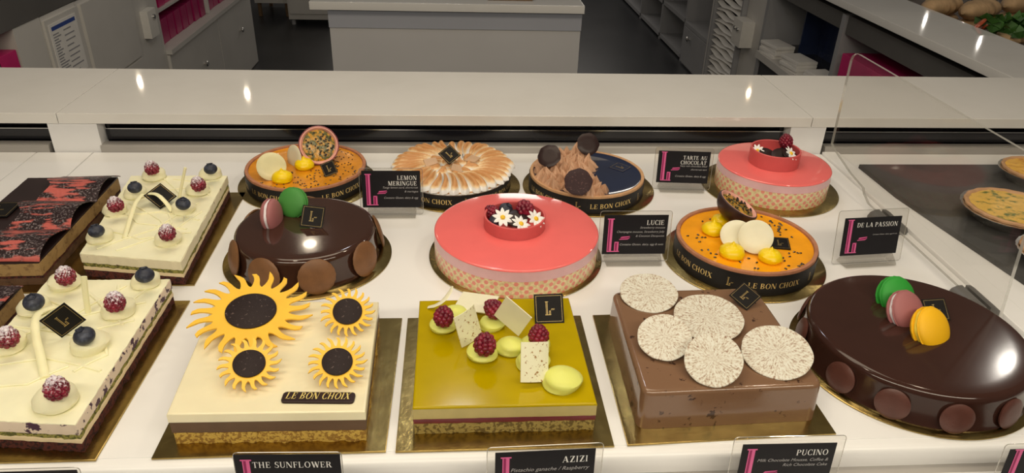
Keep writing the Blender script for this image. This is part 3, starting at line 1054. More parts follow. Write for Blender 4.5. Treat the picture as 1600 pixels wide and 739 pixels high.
def edge_out(q, n=26, jit=0.0, seed=0, grow=0.0, corner=0.0):
    """outline of a four cornered layer, its edges cut into n steps and made slightly uneven"""
    random.seed(seed)
    cx = sum(p[0] for p in q) / 4
    cy = sum(p[1] for p in q) / 4
    out = []
    for i in range(4):
        a, b = Vector(q[i]), Vector(q[(i + 1) % 4])
        d = (b - a)
        nrm = Vector((d.y, -d.x)).normalized()
        L = d.length
        for k in range(n):
            t = k / n
            p = a + d * t
            j = 0 if k == 0 else jit * (noise.noise(Vector((t * L * 140, seed * 3.1 + i * 7, 0))) + 0.5 * random.uniform(-1, 1))
            p = p + nrm * (j + grow)
            if k == 0:
                p = Vector(q[i]) + (Vector(q[i]) - Vector((cx, cy))).normalized() * grow * 1.3
            out.append((p.x, p.y))
    if corner > 0:
        res = []
        for i in range(4):
            a, p, b = Vector(q[i - 1]), Vector(q[i]), Vector(q[(i + 1) % 4])
            u, w = (a - p).normalized(), (b - p).normalized()
            s, e = p + u * corner, p + w * corner
            for k in range(7):
                t = k / 6
                res.append(tuple((s * (1 - t) ** 2 + p * 2 * t * (1 - t) + e * t * t)[:]))
        return res
    return out


def local(q, c):
    return [(x - c[0], y - c[1]) for x, y in q]


# dollops, berries, macarons, tags --------------------------------------------------------
def dollop_mesh(mt, h=0.55, peak=0.25, swirl=0.05):
    prof = [(1e-4, 0), (0.84, 0), (0.96, 0.10), (1.0, 0.24), (0.985, 0.38), (0.93, 0.52), (0.82, 0.65), (0.66, 0.75), (0.48, 0.82), (0.30, 0.87), (0.14, 0.91 + peak * .45), (0.04, 0.93 + peak), (1e-4, 0.935 + peak)]
    b = B().lathe([(r, z * h) for r, z in prof], 28, wob=lambda a, r, z: swirl * sin(a + z * 9) + 0.02 * sin(3 * a + z * 20))
    return b.mesh('cream_dollop', M[mt])


DOL = {'cream': dollop_mesh('cream', 1.12, 0.04), 'pistachio_cream': dollop_mesh('pistachio_cream', 0.92, 0.0, 0.07), 'lemon_cream': dollop_mesh('lemon_cream', 0.95, 0.24, 0.02)}


def dollop(parent, world, r, kind, sq=1.0, rot=None):
    L = parent.location
    return put('cream_dollop', DOL[kind], parent, (world[0] - L.x, world[1] - L.y, world[2] - L.z), (0, 0, random.uniform(0, 6) if rot is None else rot), (r, r, r * sq))


def raspberry_mesh(mt):
    b = B()
    random.seed(3)
    rows = [(-0.55, 8, .80), (-0.22, 10, .98), (0.12, 10, .98), (0.44, 8, .82), (0.72, 6, .58), (0.93, 3, .26)]
    for j, (z, n, r) in enumerate(rows):
        for i in range(n):
            a = 2 * pi * (i + 0.5 * (j % 2)) / n
            c = (0.0086 * r * cos(a), 0.0086 * r * sin(a), z * 0.0112)
            b.ellipsoid(c, (0.0033, 0.0033, 0.0033), 8, 6)
    b.ellipsoid((0, 0, 0), (0.0088, 0.0088, 0.0106), 12, 8)
    return b.mesh('raspberry', M[mt])


RASP = {k: raspberry_mesh(k) for k in ('raspberry', 'raspberry_sugared')}


def blueberry_mesh():
    prof = [(1e-4, -0.0092)] + [(0.0112 * cos(a), 0.0094 * sin(a)) for a in [radians(d) for d in range(-75, 66, 14)]]
    prof += [(0.0046, 0.0084), (0.0050, 0.0098), (0.0042, 0.0098), (0.0034, 0.0076), (1e-4, 0.0070)]
    return B().lathe(prof, 24, wob=lambda a, r, z: (0.14 * sin(5 * a) if z > 0.0095 else 0)).mesh('blueberry', M['blueberry'])


BLUE = blueberry_mesh()


def raspberry(p, label, group, sugar=True, tilt=(0, 0), s=1.0):
    o = put('raspberry', RASP['raspberry_sugared' if sugar else 'raspberry'], None, p, (tilt[0], tilt[1], random.uniform(0, 6)), (s, s, s))
    return tag(o, label, 'raspberry', group)


def blueberry(p, label, group, tilt=(0, 0), s=1.0):
    o = put('blueberry', BLUE, None, p, (tilt[0], tilt[1], random.uniform(0, 6)), (s, s, s))
    return tag(o, label, 'blueberry', group)


def shell_mesh(mt, r=1.0, h=0.42):
    prof = [(1e-4, h)] + [(r * 0.97 * sin(a), h * (0.16 + 0.84 * cos(a))) for a in [radians(d) for d in range(12, 90, 9)]]
    prof += [(r * 0.97, h * 0.16), (r * 1.01, h * 0.12), (r * 1.0, 0.02), (r * 0.92, 0), (1e-4, 0)]
    return B().lathe(prof, 40, wob=lambda a, q, z: (0.015 * sin(a * 23 + q * 3) + 0.01 * sin(a * 37)) if z < h * 0.14 and q > .9 else 0).mesh('shell', M[mt])


SH = {}


def macaron(p, rot, r, mt, cream, label, group):
    t = thing('macaron', label, 'macaron', p, rot, group)
    if mt not in SH:
        SH[mt] = shell_mesh(mt)
    put('shell', SH[mt], t, (0, 0, 0.09 * r), (0, 0, 0), (r, r, r))
    put('shell', SH[mt], t, (0, 0, -0.09 * r), (pi, 0, 0.4), (r, r, r))
    b = B().lathe([(1e-4, 0.1 * r), (0.90 * r, 0.1 * r), (0.95 * r, 0.04 * r), (0.95 * r, -0.04 * r), (0.90 * r, -0.1 * r), (1e-4, -0.1 * r)], 36, wob=lambda a, q, z: 0.02 * sin(a * 7))
    obj('filling', b, cream, t)
    return t


def choc_tag(pose, label, thick=0.0012, outline_only=False, mt='tag_black', mark=True, border=True):
    (p, rot, s) = pose
    t = thing('chocolate_tag', label, 'chocolate tag', p, rot, 'square chocolate tags')
    h = s / 2
    obj('plaque', B().prism([(-h, -h), (h, -h), (h, h), (-h, h)], -thick, 0, 0.0002, 2), mt, t)
    b = B()
    k = h * 0.88
    w = s * 0.009
    if border:
        b.polys([quad(-k, -k, k, -k + w), quad(-k, k - w, k, k), quad(-k, -k, -k + w, k), quad(k - w, -k, k, k)], Matrix.Translation((0, 0, 0.0002)))
    if mark:
        b.polys(shift(emblem(s * 0.46, 0.5), -s * 0.14, -s * 0.22), Matrix.Translation((0, 0, 0.0002)))
    if b.v:
        obj('gold_print', b, 'gold_print' if mt != 'tag_black' else 'gold_thin', t, smooth=False)
    return t


def thin_disc(pose, mt, label, thick=0.0016, name='chocolate_disc', cat='chocolate disc', group=None, wob=0.0):
    p, rot, r = pose
    b = B().lathe([(1e-4, 0), (r * .5, 0.0002), (r - 0.0006, 0), (r, -thick * 0.3), (r, -thick * .7), (r - 0.0006, -thick), (1e-4, -thick)], 48,
                  wob=lambda a, q, z: wob * (sin(5 * a + 1) + sin(9 * a)) if q > r * .8 else 0)
    o = obj(name, b, mt, None, p, rot)
    return tag(o, label, cat, group)


def curved_text(parent, R, z, h, words, mt='gold_print', name='lettering', em=False):
    """gold print wrapped round a paper band; words = [(text, start angle in degrees)]"""
    for s, a0 in words:
        pl = emblem(h * 1.55, 0.9) if s == '#' else text(s, h, 0.08)[0]
        dz = -h * 0.28 if s == '#' else 0
        b = B()
        b.polys(pl, fn=lambda p: (R * cos(radians(a0) + p[0] / R), R * sin(radians(a0) + p[0] / R), z + p[1] + dz))
        obj('emblem' if s == '#' else name, b, mt, parent, smooth=False)


def tart(x, y, R, h, label, cat, fill, fill_z, crust='crust', words=(), rim=0.0065, depth=0.006, name='tart'):
    t = thing(name, label, cat, (x, y, BT + 0.0003))
    H_ = h
    b = B().lathe([(1e-4, 0), (R - 0.002, 0), (R - 0.0005, H_ - 0.002), (R - 0.001, H_), (R - rim * .5, H_ + 0.0006), (R - rim, H_ - 0.0004), (R - rim - 0.001, H_ - depth), (R - rim - 0.012, H_ - depth - 0.003)],
                  96, wob=lambda a, r, z: (0.004 * noise.noise(Vector((cos(a) * 9, sin(a) * 9, z * 90)))) if z > H_ * .8 else 0)
    obj('crust', b, crust, t)
    Rf = R - rim - 0.0006
    b = B().lathe([(1e-4, fill_z), (Rf * .8, fill_z), (Rf - 0.003, fill_z + 0.0002), (Rf, fill_z + 0.0014), (Rf, fill_z - 0.004)], 72)
    obj('filling', b, fill, t)
    bd = obj('paper_band', B().lathe([(R + 0.0002, 0.0004), (R + 0.0005, 0.0004), (R + 0.0005, H_ - 0.004), (R + 0.0002, H_ - 0.004)], 96), 'band_black', t)
    curved_text(bd, R + 0.0008, (H_ - 0.004) * 0.5 - 0.0042, 0.0088, words)
    return t


def seeds(parent, pts, z, name='seeds', mt='seed_black', s=0.0021, seed=1):
    random.seed(seed)
    b = B()
    for x, y in pts:
        a = random.uniform(0, 6)
        mt_ = Matrix.Translation((x, y, z)) @ Matrix.Rotation(a, 4, 'Z')
        b.ellipsoid((0, 0, 0), (s, s * 0.62, s * 0.45), 8, 5, mt_)
    o = obj(name, b, mt, parent)
    o['kind'] = 'stuff'
    return o


def passion_half(p, rot, r, label, rind='fruit_rind', deep=0.8):
    """halved fruit: +z looks out of the cut face"""
    t = thing('passion_fruit_half', label, 'passion fruit', p, rot)
    b = B().lathe([(1e-4, -r * deep)] + [(r * sin(a), -r * deep * cos(a)) for a in [radians(d) for d in range(12, 91, 8)]] + [(r, 0), (r * 0.975, 0.001), (r * 0.935, 0.0012)], 40,
                  wob=lambda a, q, z: 0.02 * noise.noise(Vector((cos(a) * 3, sin(a) * 3, z * 60))))
    obj('rind', b, rind, t)
    obj('pith', B().lathe([(r * 0.94, 0.0012), (r * 0.89, 0.0012), (r * 0.83, -0.001), (r * 0.78, -0.004)], 40, wob=lambda a, q, z: 0.03 * sin(6 * a) if q < r * .8 else 0), 'fruit_pith', t)
    b = B()
    n = 26
    v = [(0, 0, 0.0008)]
    f = []
    for j in range(1, 9):
        for i in range(n):
            a = 2 * pi * i / n
            q = r * 0.84 * j / 8
            v.append((q * cos(a), q * sin(a), -0.0028 * (j / 8) ** 4 + 0.0016 * noise.noise(Vector((q * cos(a) * 260, q * sin(a) * 260, 3)))))
    f += [(0, 1 + i, 1 + (i + 1) % n) for i in range(n)]
    for j in range(7):
        for i in range(n):
            f.append((1 + j * n + i, 1 + j * n + (i + 1) % n, 1 + (j + 1) * n + (i + 1) % n, 1 + (j + 1) * n + i))
    b.add(v, f)
    obj('pulp', b, 'fruit_pulp', t)
    random.seed(11)
    pts = []
    while len(pts) < 46:
        a, q = random.uniform(0, 6.28), r * 0.72 * sqrt(random.random())
        pts.append((q * cos(a), q * sin(a)))
    seeds(t, pts, 0.0008, 'seeds', 'seed_black', 0.0023, 4)
    return t


def sheet(pts, thick=0.0014):
    """thin chocolate sheet through a grid of points"""
    nu, nv = len(pts), len(pts[0])
    b = B()
    v = []
    for q in pts:
        for p in q:
            v.append(p)
    top = len(v)
    for q in pts:
        for p in q:
            v.append((p[0], p[1], p[2] - thick))
    f = []
    for i in range(nu - 1):
        for j in range(nv - 1):
            a, b1, c, d = i * nv + j, (i + 1) * nv + j, (i + 1) * nv + j + 1, i * nv + j + 1
            f.append((a, b1, c, d))
            f.append((a + top, d + top, c + top, b1 + top))
    ring = [(i, 0) for i in range(nu)] + [(nu - 1, j) for j in range(1, nv)] + [(i, nv - 1) for i in range(nu - 2, -1, -1)] + [(0, j) for j in range(nv - 2, 0, -1)]
    for k in range(len(ring)):
        a = ring[k][0] * nv + ring[k][1]
        c = ring[(k + 1) % len(ring)]
        c = c[0] * nv + c[1]
        f.append((a, c, c + top, a + top))
    return b.add(v, f)


# ------------------------------------------------------------------ back row
def BON(a, step=None):
    return a


# A: passion fruit tart at the back left
AX, AY, AR, AH = -0.2855, 1.2925, 0.1105, 0.034
round_board(-0.285, 1.293, 0.127, 'round gold board under the passion tart at the back left')
ta = tart(AX, AY, AR, AH, 'passion fruit tart at the back left in a black paper band', 'tart', 'passion_toasted', 0.0295,
          words=[('LE BON CHOIX', -139), ('#', -84), ('LE BON CHOIX', -67), ('#', -12), ('LE BON CHOIX', 4), ('LE BON CHOIX', 90), ('LE BON CHOIX', 170)])
random.seed(21)
pts = []
while len(pts) < 190:
    a, q = random.uniform(0, 2 * pi), 0.100 * sqrt(random.random())
    if random.random() < (0.35 if cos(a - 2.6) > 0.3 else 0.9):
        pts.append((q * cos(a), q * sin(a)))
seeds(ta, pts, 0.0302, 's' 'eeds', 'seed_black', 0.0019, 2)
for p, r in (((-0.317, 1.2318, 0.032), 0.0184), ((-0.2881, 1.2887, 0.032), 0.0179)):
    dollop(ta, (p[0], p[1], 0.0318), r, 'lemon_cream', 1.2)
passion_half((-0.2631, 1.315, 0.0663), (radians(62), radians(4), radians(10)), 0.037, 'passion fruit half showing its cut face on the back left tart')
thin_disc(((-0.3366, 1.2439, 0.0542), (0.9589, -0.0, 0.2643), 0.0259), 'white_choc_thin', 'larger white chocolate disc leaning on the back left passion tart', group='white chocolate discs')
thin_disc((((-0.3084, 1.3, 0.0479)), (radians(78), 0, radians(-48)), 0.0235), 'white_choc', 'white chocolate disc turned edgeways before the back left fruit half', group='white chocolate discs')
choc_tag(((-0.2368, 1.2526, 0.0466), (1.1581, -0.2962, 0.271), 0.025), 'square black tag leaning on the back left passion fruit half')

# B: lemon meringue tart
BX, BY, BR = -0.0115, 1.283, 0.109
round_board(-0.0021, 1.2785, 0.1179, 'round gold board under the toasted meringue tart')
tm = tart(BX, BY, BR, 0.030, 'lemon tart topped with a toasted ring of meringue ridges', 'tart', 'meringue_base', 0.026,
          crust='crust_tan', words=[('LE BON CHOIX', -134), ('#', -79), ('LE BON CHOIX', -50), ('#', 5), ('LE BON CHOIX', 30), ('LE BON CHOIX', 120)])
obj('meringue_layer', B().lathe([(1e-4, 0.030), (0.04, 0.033), (0.08, 0.034), (0.100, 0.032), (0.110, 0.028), (0.108, 0.0255), (1e-4, 0.0255)], 72), 'meringue_base', tm)


def petal_mesh():
    b = B()
    nu, nv = 16, 11
    v = []
    for i in range(nu + 1):
        u = i / nu
        x = -0.034 + 0.070 * u
        end = sqrt(max(0.0, 1 - ((u - .80) / .20) ** 2)) if u > .80 else 1.0
        w = 0.0098 * (0.30 + 0.70 * u) * (0.12 + 0.88 * end) * min(1, 0.35 + u * 4)
        hgt = 0.0030 + 0.0145 * sin(pi * (0.10 + 0.74 * u)) ** 0.8 * (0.15 + 0.85 * end)
        dy = 0.006 * sin(u * pi) - 0.003
        for j in range(nv):
            s = -1 + 2 * j / (nv - 1)
            v.append((x, w * s + dy, hgt * (1 - abs(s) ** 2.4) - 0.004))
    f = [(i * nv + j, (i + 1) * nv + j, (i + 1) * nv + j + 1, i * nv + j + 1) for i in range(nu) for j in range(nv - 1)]
    f.append(tuple(nu * nv + j for j in range(nv)))
    return b.add(v, f).mesh('meringue_petal', M['meringue'])


pm = petal_mesh()
random.seed(5)
for i in range(36):
    a = 2 * pi * i / 36 + random.uniform(-.025, .025)
    r = 0.0785 + random.uniform(-.002, .002)
    put('meringue_petal', pm, tm, (r * cos(a), r * sin(a), 0.0365), (random.uniform(-.08, .08), radians(2), a + radians(10)), (random.uniform(.96, 1.07), random.uniform(.95, 1.12), random.uniform(.85, 1.15)))
for i in range(11):
    a = 2 * pi * i / 11 + 0.1
    r = 0.036
    put('meringue_petal', pm, tm, (r * cos(a), r * sin(a), 0.0360), (0, radians(-4), a + radians(30)), (.55, 1.3, random.uniform(.7, .95)))
for i in range(5):
    a = 2 * pi * i / 5
    put('meringue_petal', pm, tm, (0.012 * cos(a), 0.012 * sin(a), 0.037), (0, 0, a + radians(40)), (.36, 1.2, .75))
for p, rz in (((-0.0541, 1.278, 0.05), 0.5), ((0.025, 1.2936, 0.05), -0.6), ((-0.0052, 1.2486, 0.05), 1.7)):
    obj('biscuit_shard', B().prism([(-0.013, -0.009), (0.012, -0.011), (0.015, 0.006), (-0.008, 0.012)], 0, 0.003, 0.0008, 2), 'shard', tm,
        (p[0] - BX, p[1] - BY, 0.0445), (radians(14), radians(-8), rz))
choc_tag(((-0.0177, 1.2752, 0.0653), (0.5765, -0.3922, 0.6755), 0.03), 'square black tag lying in the toasted meringue')

# C: chocolate tart
CX_, CY_, CR = 0.240, 1.2605, 0.108
round_board(0.246, 1.269, 0.1253, 'round gold board under the chocolate tart with mousse peaks')
tc = tart(CX_, CY_, CR, 0.034, 'dark chocolate tart half covered with light brown mousse peaks', 'tart', 'tart_glaze_blue_reflection', 0.0315, crust='crust_tan',
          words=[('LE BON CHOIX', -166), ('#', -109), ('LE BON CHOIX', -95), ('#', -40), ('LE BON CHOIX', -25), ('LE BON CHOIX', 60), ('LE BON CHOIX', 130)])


def kiss_mesh():
    b = B()
    n, m = 30, 10
    v = []
    for j in range(m + 1):
        u = j / m
        r = 0.0098 * (1 - u ** 1.35) ** 0.9 * (1 - 0.25 * u) + 0.0002
        z = 0.024 * u
        for i in range(n):
            a = 2 * pi * i / n
            rr = r * (1 + 0.20 * cos(6 * a + u * 2.2))
            v.append((rr * cos(a) + 0.003 * u * u, rr * sin(a), z))
    f = [(j * n + i, j * n + (i + 1) % n, (j + 1) * n + (i + 1) % n, (j + 1) * n + i) for j in range(m) for i in range(n)]
    f.append(tuple(range(n - 1, -1, -1)))
    f.append(tuple(m * n + i for i in range(n)))
    return b.add(v, f).mesh('mousse_peak', M['mousse_brown'])


km = kiss_mesh()
random.seed(31)
cnt = 0
for gy in range(-7, 8):
    for gx in range(-8, 5):
        x = gx * 0.0148 + (0.0074 if gy % 2 else 0)
        y = gy * 0.0135
        if hypot(x, y) < 0.096 and x < 0.010 + 0.008 * sin(y * 60):
            put('mousse_peak', km, tc, (x + random.uniform(-.002, .002), y + random.uniform(-.002, .002), 0.031),
                (random.uniform(-.35, .35), random.uniform(-.35, .35), random.uniform(0, 6)), (1.06, 1.06, random.uniform(.8, 1.15)))
            cnt += 1
thin_disc(((0.2065, 1.1563, 0.0642), (0.8402, -0.0, -0.1767), 0.0245), 'choc_disc', 'dusted dark chocolate disc facing front on the mousse peaks', group='dark chocolate discs', wob=0.02)
thin_disc((((0.166, 1.255, 0.0712)), (radians(28), radians(-42), radians(25)), 0.022), 'choc_dark', 'dark chocolate disc at the left of the mousse peaks', group='dark chocolate discs', wob=0.02)
thin_disc((((0.2482, 1.315, 0.0707)), (radians(55), radians(12), radians(0)), 0.022), 'choc_dark', 'dark chocolate disc at the back of the mousse peaks', group='dark chocolate discs', wob=0.02)
choc_tag(((0.3089, 1.2869, 0.0348), (0, 0, radians(47)), 0.0330), 'gold outlined dark tag lying flat on the glossy chocolate tart', thick=0.0008, mt='tart_glaze_blue_reflection')


# coral mousse cakes
def coral_cake(x, y, R, H_, ringc, rr, rh, label, spill):
    t = thing('mousse_cake', label, 'cake', (x, y, BT + 0.0003))
    H_ -= BT
    k = H_ * spill
    obj('sponge_band', B().lathe([(1e-4, 0), (R, 0), (R + 0.0005, k), (1e-4, k)], 96), 'dotted_band', t)
    obj('mousse_layer', B().lathe([(1e-4, k + .0002), (R + 0.0003, k + .0002), (R - 0.0005, H_ - 0.003), (1e-4, H_ - 0.003)], 96), 'pink_mousse', t)
    obj('glaze', B().lathe([(1e-4, H_ - 0.0029), (R - 0.0002, H_ - 0.0029), (R, H_ - 0.0018), (R - 0.001, H_ - 0.0005), (R - 0.003, H_), (1e-4, H_)], 96), 'coral_glaze', t)
    cx, cy = ringc[0] - x, ringc[1] - y
    obj('chocolate_ring', B().lathe([(rr, H_ + 0.0003), (rr, H_ + rh - 0.0008), (rr - 0.0008, H_ + rh), (rr - 0.0026, H_ + rh), (rr - 0.0034, H_ + rh - 0.0008), (rr - 0.0034, H_ + 0.0003)], 64), 'coral_ring', t, (cx, cy, 0))
    return t


def daisy(p, rot, r, label, group='white sugar daisies'):
    t = thing('sugar_daisy', label, 'daisy', p, rot, group)
    pet = B()
    n = 7
    v = []
    for i in range(n + 1):
        u = i / n
        w = 0.20 * sin(pi * (0.12 + 0.86 * u)) ** 0.8
        for s in (-1, -.4, .4, 1):
            v.append((r * (0.16 + 0.84 * u), r * w * s, r * (0.10 * sin(u * 2.2) + 0.05 * (1 - s * s))))
    pet.add(v, [(i * 4 + j, (i + 1) * 4 + j, (i + 1) * 4 + j + 1, i * 4 + j + 1) for i in range(n) for j in range(3)])
    me = pet.mesh('petal', M['daisy_white'])
    for i in range(9):
        put('petal', me, t, (0, 0, 0.0002 * (i % 2)), (0, 0, 2 * pi * i / 9))
    obj('flower_centre', B().ellipsoid((0, 0, r * 0.10), (r * 0.24, r * 0.24, r * 0.15), 14, 8), 'daisy_yellow', t)
    return t


DX, DY, DR, DH = 0.6035, 1.270, 0.105, 0.052
round_board(0.6019, 1.2704, 0.1296, 'round gold board under the smaller coral cake at the back right')
td = coral_cake(DX, DY, DR, DH, (0.601, 1.270), 0.0465, 0.029, 'smaller coral glazed mousse cake at the back right with a dotted side', 0.66)
FX, FY, FR_, FH = 0.0895, 1.016, 0.1287, 0.049
round_board(0.0894, 1.0169, 0.1378, 'round gold board under the large coral cake in the centre')
tf = coral_cake(FX, FY, FR_, FH, (0.0865, 1.023), 0.0485, 0.0205, 'large coral glazed mousse cake in the centre with a dotted side', 0.60)

# what fills the ring of the large coral cake
zf = FH + 0.0006
raspberry((0.0865 - 0.034, 1.045, zf + 0.013), 'raspberry at the left inside the large coral cake ring', 'fruit in the coral rings', False, (0.8, 0.4), 1.0)
blueberry((0.0865 - 0.012, 1.052, zf + 0.014), 'blueberry at the back inside the large coral cake ring', 'fruit in the coral rings', (0.5, 0), 1.05)
raspberry((0.0865 + 0.018, 1.049, zf + 0.016), 'big raspberry at the back right inside the large coral cake ring', 'fruit in the coral rings', False, (1.2, 0.5), 1.3)
blueberry((0.0865 - 0.030, 1.020, zf + 0.0105), 'blueberry under the daisies inside the large coral cake ring', 'fruit in the coral rings', (0, 0), 1.0)
thin_disc(((0.0895, 1.030, zf + 0.0105), (radians(22), 0, 0), 0.018), 'choc_dark', 'dark chocolate medallion inside the large coral cake ring', group='dark chocolate medallions')
daisy((0.0865 - 0.020, 1.006, zf + 0.0235), (radians(38), radians(-4), 0.2), 0.0165, 'sugar daisy at the left on the large coral cake ring')
daisy((0.0865 + 0.007, 0.991, zf + 0.0200), (radians(30), 0, 0.9), 0.0165, 'sugar daisy at the front middle on the large coral cake ring')
daisy((0.0865 + 0.031, 1.003, zf + 0.0225), (radians(38), radians(10), 0.5), 0.0160, 'sugar daisy at the right on the large coral cake ring')

zd = DH + 0.0006
raspberry((0.6245, 1.2850, zd + 0.037), 'raspberry standing up from the back right coral cake ring', 'fruit in the coral rings', False, (0.2, 0.1), 1.15)
blueberry((0.6260, 1.2870, zd + 0.012), 'blueberry beneath the raspberry inside the back right coral ring', 'fruit in the coral rings', (0, 0), 1.2)
for i, (x, y, a, b_) in enumerate(((0.5870, 1.2690, 18, 12), (0.6080, 1.2600, 26, -10), (0.6260, 1.2560, 20, 18))):
    o = thin_disc(((x, y, zd + 0.0185 + 0.001 * i), (radians(a), radians(b_), 0), 0.017), 'choc_dark',
                  ('left', 'middle', 'right')[i] + ' dark glossy medallion inside the back right coral cake ring', group='dark chocolate medallions')
daisy((0.5680, 1.2760, zd + 0.0215), (radians(40), radians(-25), 0.3), 0.0130, 'sugar daisy at the left of the back right coral cake ring')
daisy((0.6160, 1.2380, zd + 0.0310), (radians(42), radians(6), 0.7), 0.0155, 'sugar daisy at the front of the back right coral cake ring')

# ------------------------------------------------------------------ middle row
# E: chocolate glazed cake with macarons
EX_, EY_, ER, EH = -0.2362, 1.016, 0.1055, 0.0545
round_board(-0.2364, 1.0178, 0.1285, 'round gold board under the chocolate cake with five side shells')


def glazed_cake(x, y, R, H_, mt, label, foot=0.0):
    t = thing('chocolate_cake', label, 'cake', (x, y, BT + 0.0003))
    H_ -= BT
    e = 0.009
    prof = [(1e-4, 0), (R + foot, 0), (R + foot + 0.001, 0.003), (R + foot * .6, 0.008), (R, H_ - e - 0.004)]
    prof += [(R - e + e * cos(a), H_ - e + e * sin(a)) for a in [radians(d) for d in range(0, 91, 10)]] + [(R * 0.8, H_ + 0.0002), (R * .4, H_ + 0.0002), (1e-4, H_ + 0.0002)]
    obj('glaze', B().lathe(prof, 110), mt, t)
    return t


te = glazed_cake(EX_, EY_, ER, EH, 'choc_glaze', 'glossy chocolate cake with a pink and a green macaron on top', 0.003)
disc_me = B().lathe([(1e-4, 0.0062), (0.010, 0.0060), (0.018, 0.0050), (0.0225, 0.0034), (0.0252, 0.0026), (0.0270, 0.0010), (0.0262, -0.0008), (1e-4, -0.0008)], 40,
                    wob=lambda a, r, z: 0.012 * sin(a * 21) if r > .025 else 0).mesh('chocolate_shell', M['choc_shell'])
for ang in (-152.9, -113.0, -73.2, -30.8, 16.0, 100.0, 150.0):
    a = radians(ang)
    r = ER + 0.0045
    put('chocolate_shell', disc_me, te, (r * cos(a), r * sin(a), 0.0262), (0, radians(78), a))
macaron((-0.2887, 1.03, 0.0655), (radians(84), radians(0), radians(82)), 0.0265, 'macaron_pink', 'macaron_cream', 'pink macaron on edge on the chocolate cake before the green one', 'macarons on the chocolate cakes')
macaron((-0.2611, 1.06, 0.0725), (radians(66), radians(0), radians(-22)), 0.0245, 'macaron_green', 'macaron_green', 'green macaron leaning behind the pink one on the chocolate cake', 'macarons on the chocolate cakes')
choc_tag(((-0.2245, 1.0194, 0.0691), (0.8298, 0.1023, -0.059), 0.0342), 'square black tag upright beside the green macaron on the chocolate cake')

# G: passion tart in the middle right
GX, GY, GR, GH = 0.4545, 0.9965, 0.1098, 0.0385
round_board(0.4557, 0.9986, 0.1285, 'round gold board under the passion tart at the middle right')
tg = tart(GX, GY, GR, GH, 'passion fruit tart at the middle right in a black paper band', 'tart', 'passion_glaze', 0.0335,
          words=[('LE BON CHOIX', -177), ('#', -122), ('LE BON CHOIX', -106), ('#', -50), ('LE BON CHOIX', -35), ('LE BON CHOIX', 50), ('LE BON CHOIX', 120)])
sp = []
for q in [(0.4029, 1.0594), (0.3642, 1.0103), (0.382, 1.0134), (0.3773, 1.0037), (0.3863, 1.0052), (0.391, 1.0046), (0.3781, 0.9909), (0.3738, 0.9646), (0.3842, 0.9655), (0.3849, 0.9549), (0.3879, 0.943), (0.3924, 0.9518), (0.4221, 0.9289), (0.4391, 0.9388), (0.4473, 0.9265), (0.4383, 0.9101), (0.4429, 0.9091), (0.4848, 0.9079), (0.4927, 0.9163), (0.4933, 0.9394), (0.4919, 0.9307), (0.5052, 0.9432), (0.5081, 0.9531), (0.5181, 0.957), (0.5221, 0.9539), (0.5266, 0.9534), (0.5333, 1.004), (0.5334, 1.0295), (0.5173, 1.0119), (0.52, 1.0207), (0.5201, 1.0439), (0.5193, 1.0602), (0.5073, 1.0469), (0.5012, 1.0458), (0.5036, 1.0372), (0.4977, 1.0401), (0.5108, 1.0399), (0.4943, 1.0575), (0.4937, 1.0482), (0.5153, 0.9221), (0.508, 0.9151), (0.5165, 0.9206), (0.5127, 0.9188), (0.5093, 1.0751), (0.4186, 1.0669), (0.5269, 1.0398), (0.5038, 1.0)]:
    sp.append((q[0] - GX, q[1] - GY))
random.seed(8)
for i in range(26):
    a, q = radians(random.uniform(20, 80)), random.uniform(0.03, 0.095)
    sp.append((q * cos(a), q * sin(a)))
seeds(tg, sp, 0.0343, 'seeds', 'seed_black', 0.0026, 3)
for p, r in (((0.4084, 1.0228, 0.036), 0.0181), ((0.4154, 0.9493, 0.036), 0.0194), ((0.47, 0.9351, 0.036), 0.018), ((0.4316, 1.0557, 0.036), 0.0149)):
    dollop(tg, (p[0], p[1], 0.0357), r, 'lemon_cream', 1.15)
passion_half((0.4523, 1.045, 0.0757), (radians(10), radians(25), radians(10)), 0.0360, 'dark skinned passion fruit half tipped on the middle right tart', 'fruit_rind_dark', 0.85)
thin_disc(((0.4315, 0.9813, 0.0541), (0.7516, -0.0, -0.4143), 0.025), 'white_choc', 'white chocolate disc behind its overlapping twin on the middle right tart', group='white chocolate discs')
thin_disc((((0.4538, 0.962, 0.0613)), (radians(56), radians(8), radians(-28)), 0.0262), 'white_choc', 'white chocolate disc overlapping in front on the middle right tart', group='white chocolate discs')
choc_tag(((0.503, 0.9798, 0.0401), (0.1412, -0.0335, -0.2218), 0.03), 'square black tag lying flat on the middle right passion tart')

# H: big chocolate cake at the right edge
HX, HY, HR, HH = 0.5885, 0.7375, 0.1345, 0.0505
round_board(0.5887, 0.7382, 0.1490, 'round gold board under the big chocolate cake at right front')
th = glazed_cake(HX, HY, HR, HH, 'choc_glaze_dark', 'big glossy chocolate cake at the right front with three macarons', 0.004)
disc_small = B().lathe([(1e-4, 0.0040), (0.010, 0.0038), (0.0165, 0.0028), (0.0195, 0.0012), (0.0190, -0.0008), (1e-4, -0.0008)], 36).mesh('chocolate_shell', M['choc_shell_dark'])
for ang in (166.0, -154.0, -127.6, -99.0, -70.0, -40.0, 140.0):
    a = radians(ang)
    r = HR + 0.0035
    put('chocolate_shell', disc_small, th, (r * cos(a), r * sin(a), 0.0205), (0, radians(80), a))
macaron((0.5902, 0.8, 0.0575), (radians(56), radians(0), radians(12)), 0.0275, 'macaron_bright_green', 'macaron_bright_green', 'bright green macaron farthest back on the big chocolate cake', 'macarons on the chocolate cakes')
macaron((0.5827, 0.762, 0.0593), (radians(54), radians(0), radians(24)), 0.0280, 'macaron_pink', 'macaron_cream', 'pink macaron between green and yellow ones on the big cake', 'macarons on the chocolate cakes')
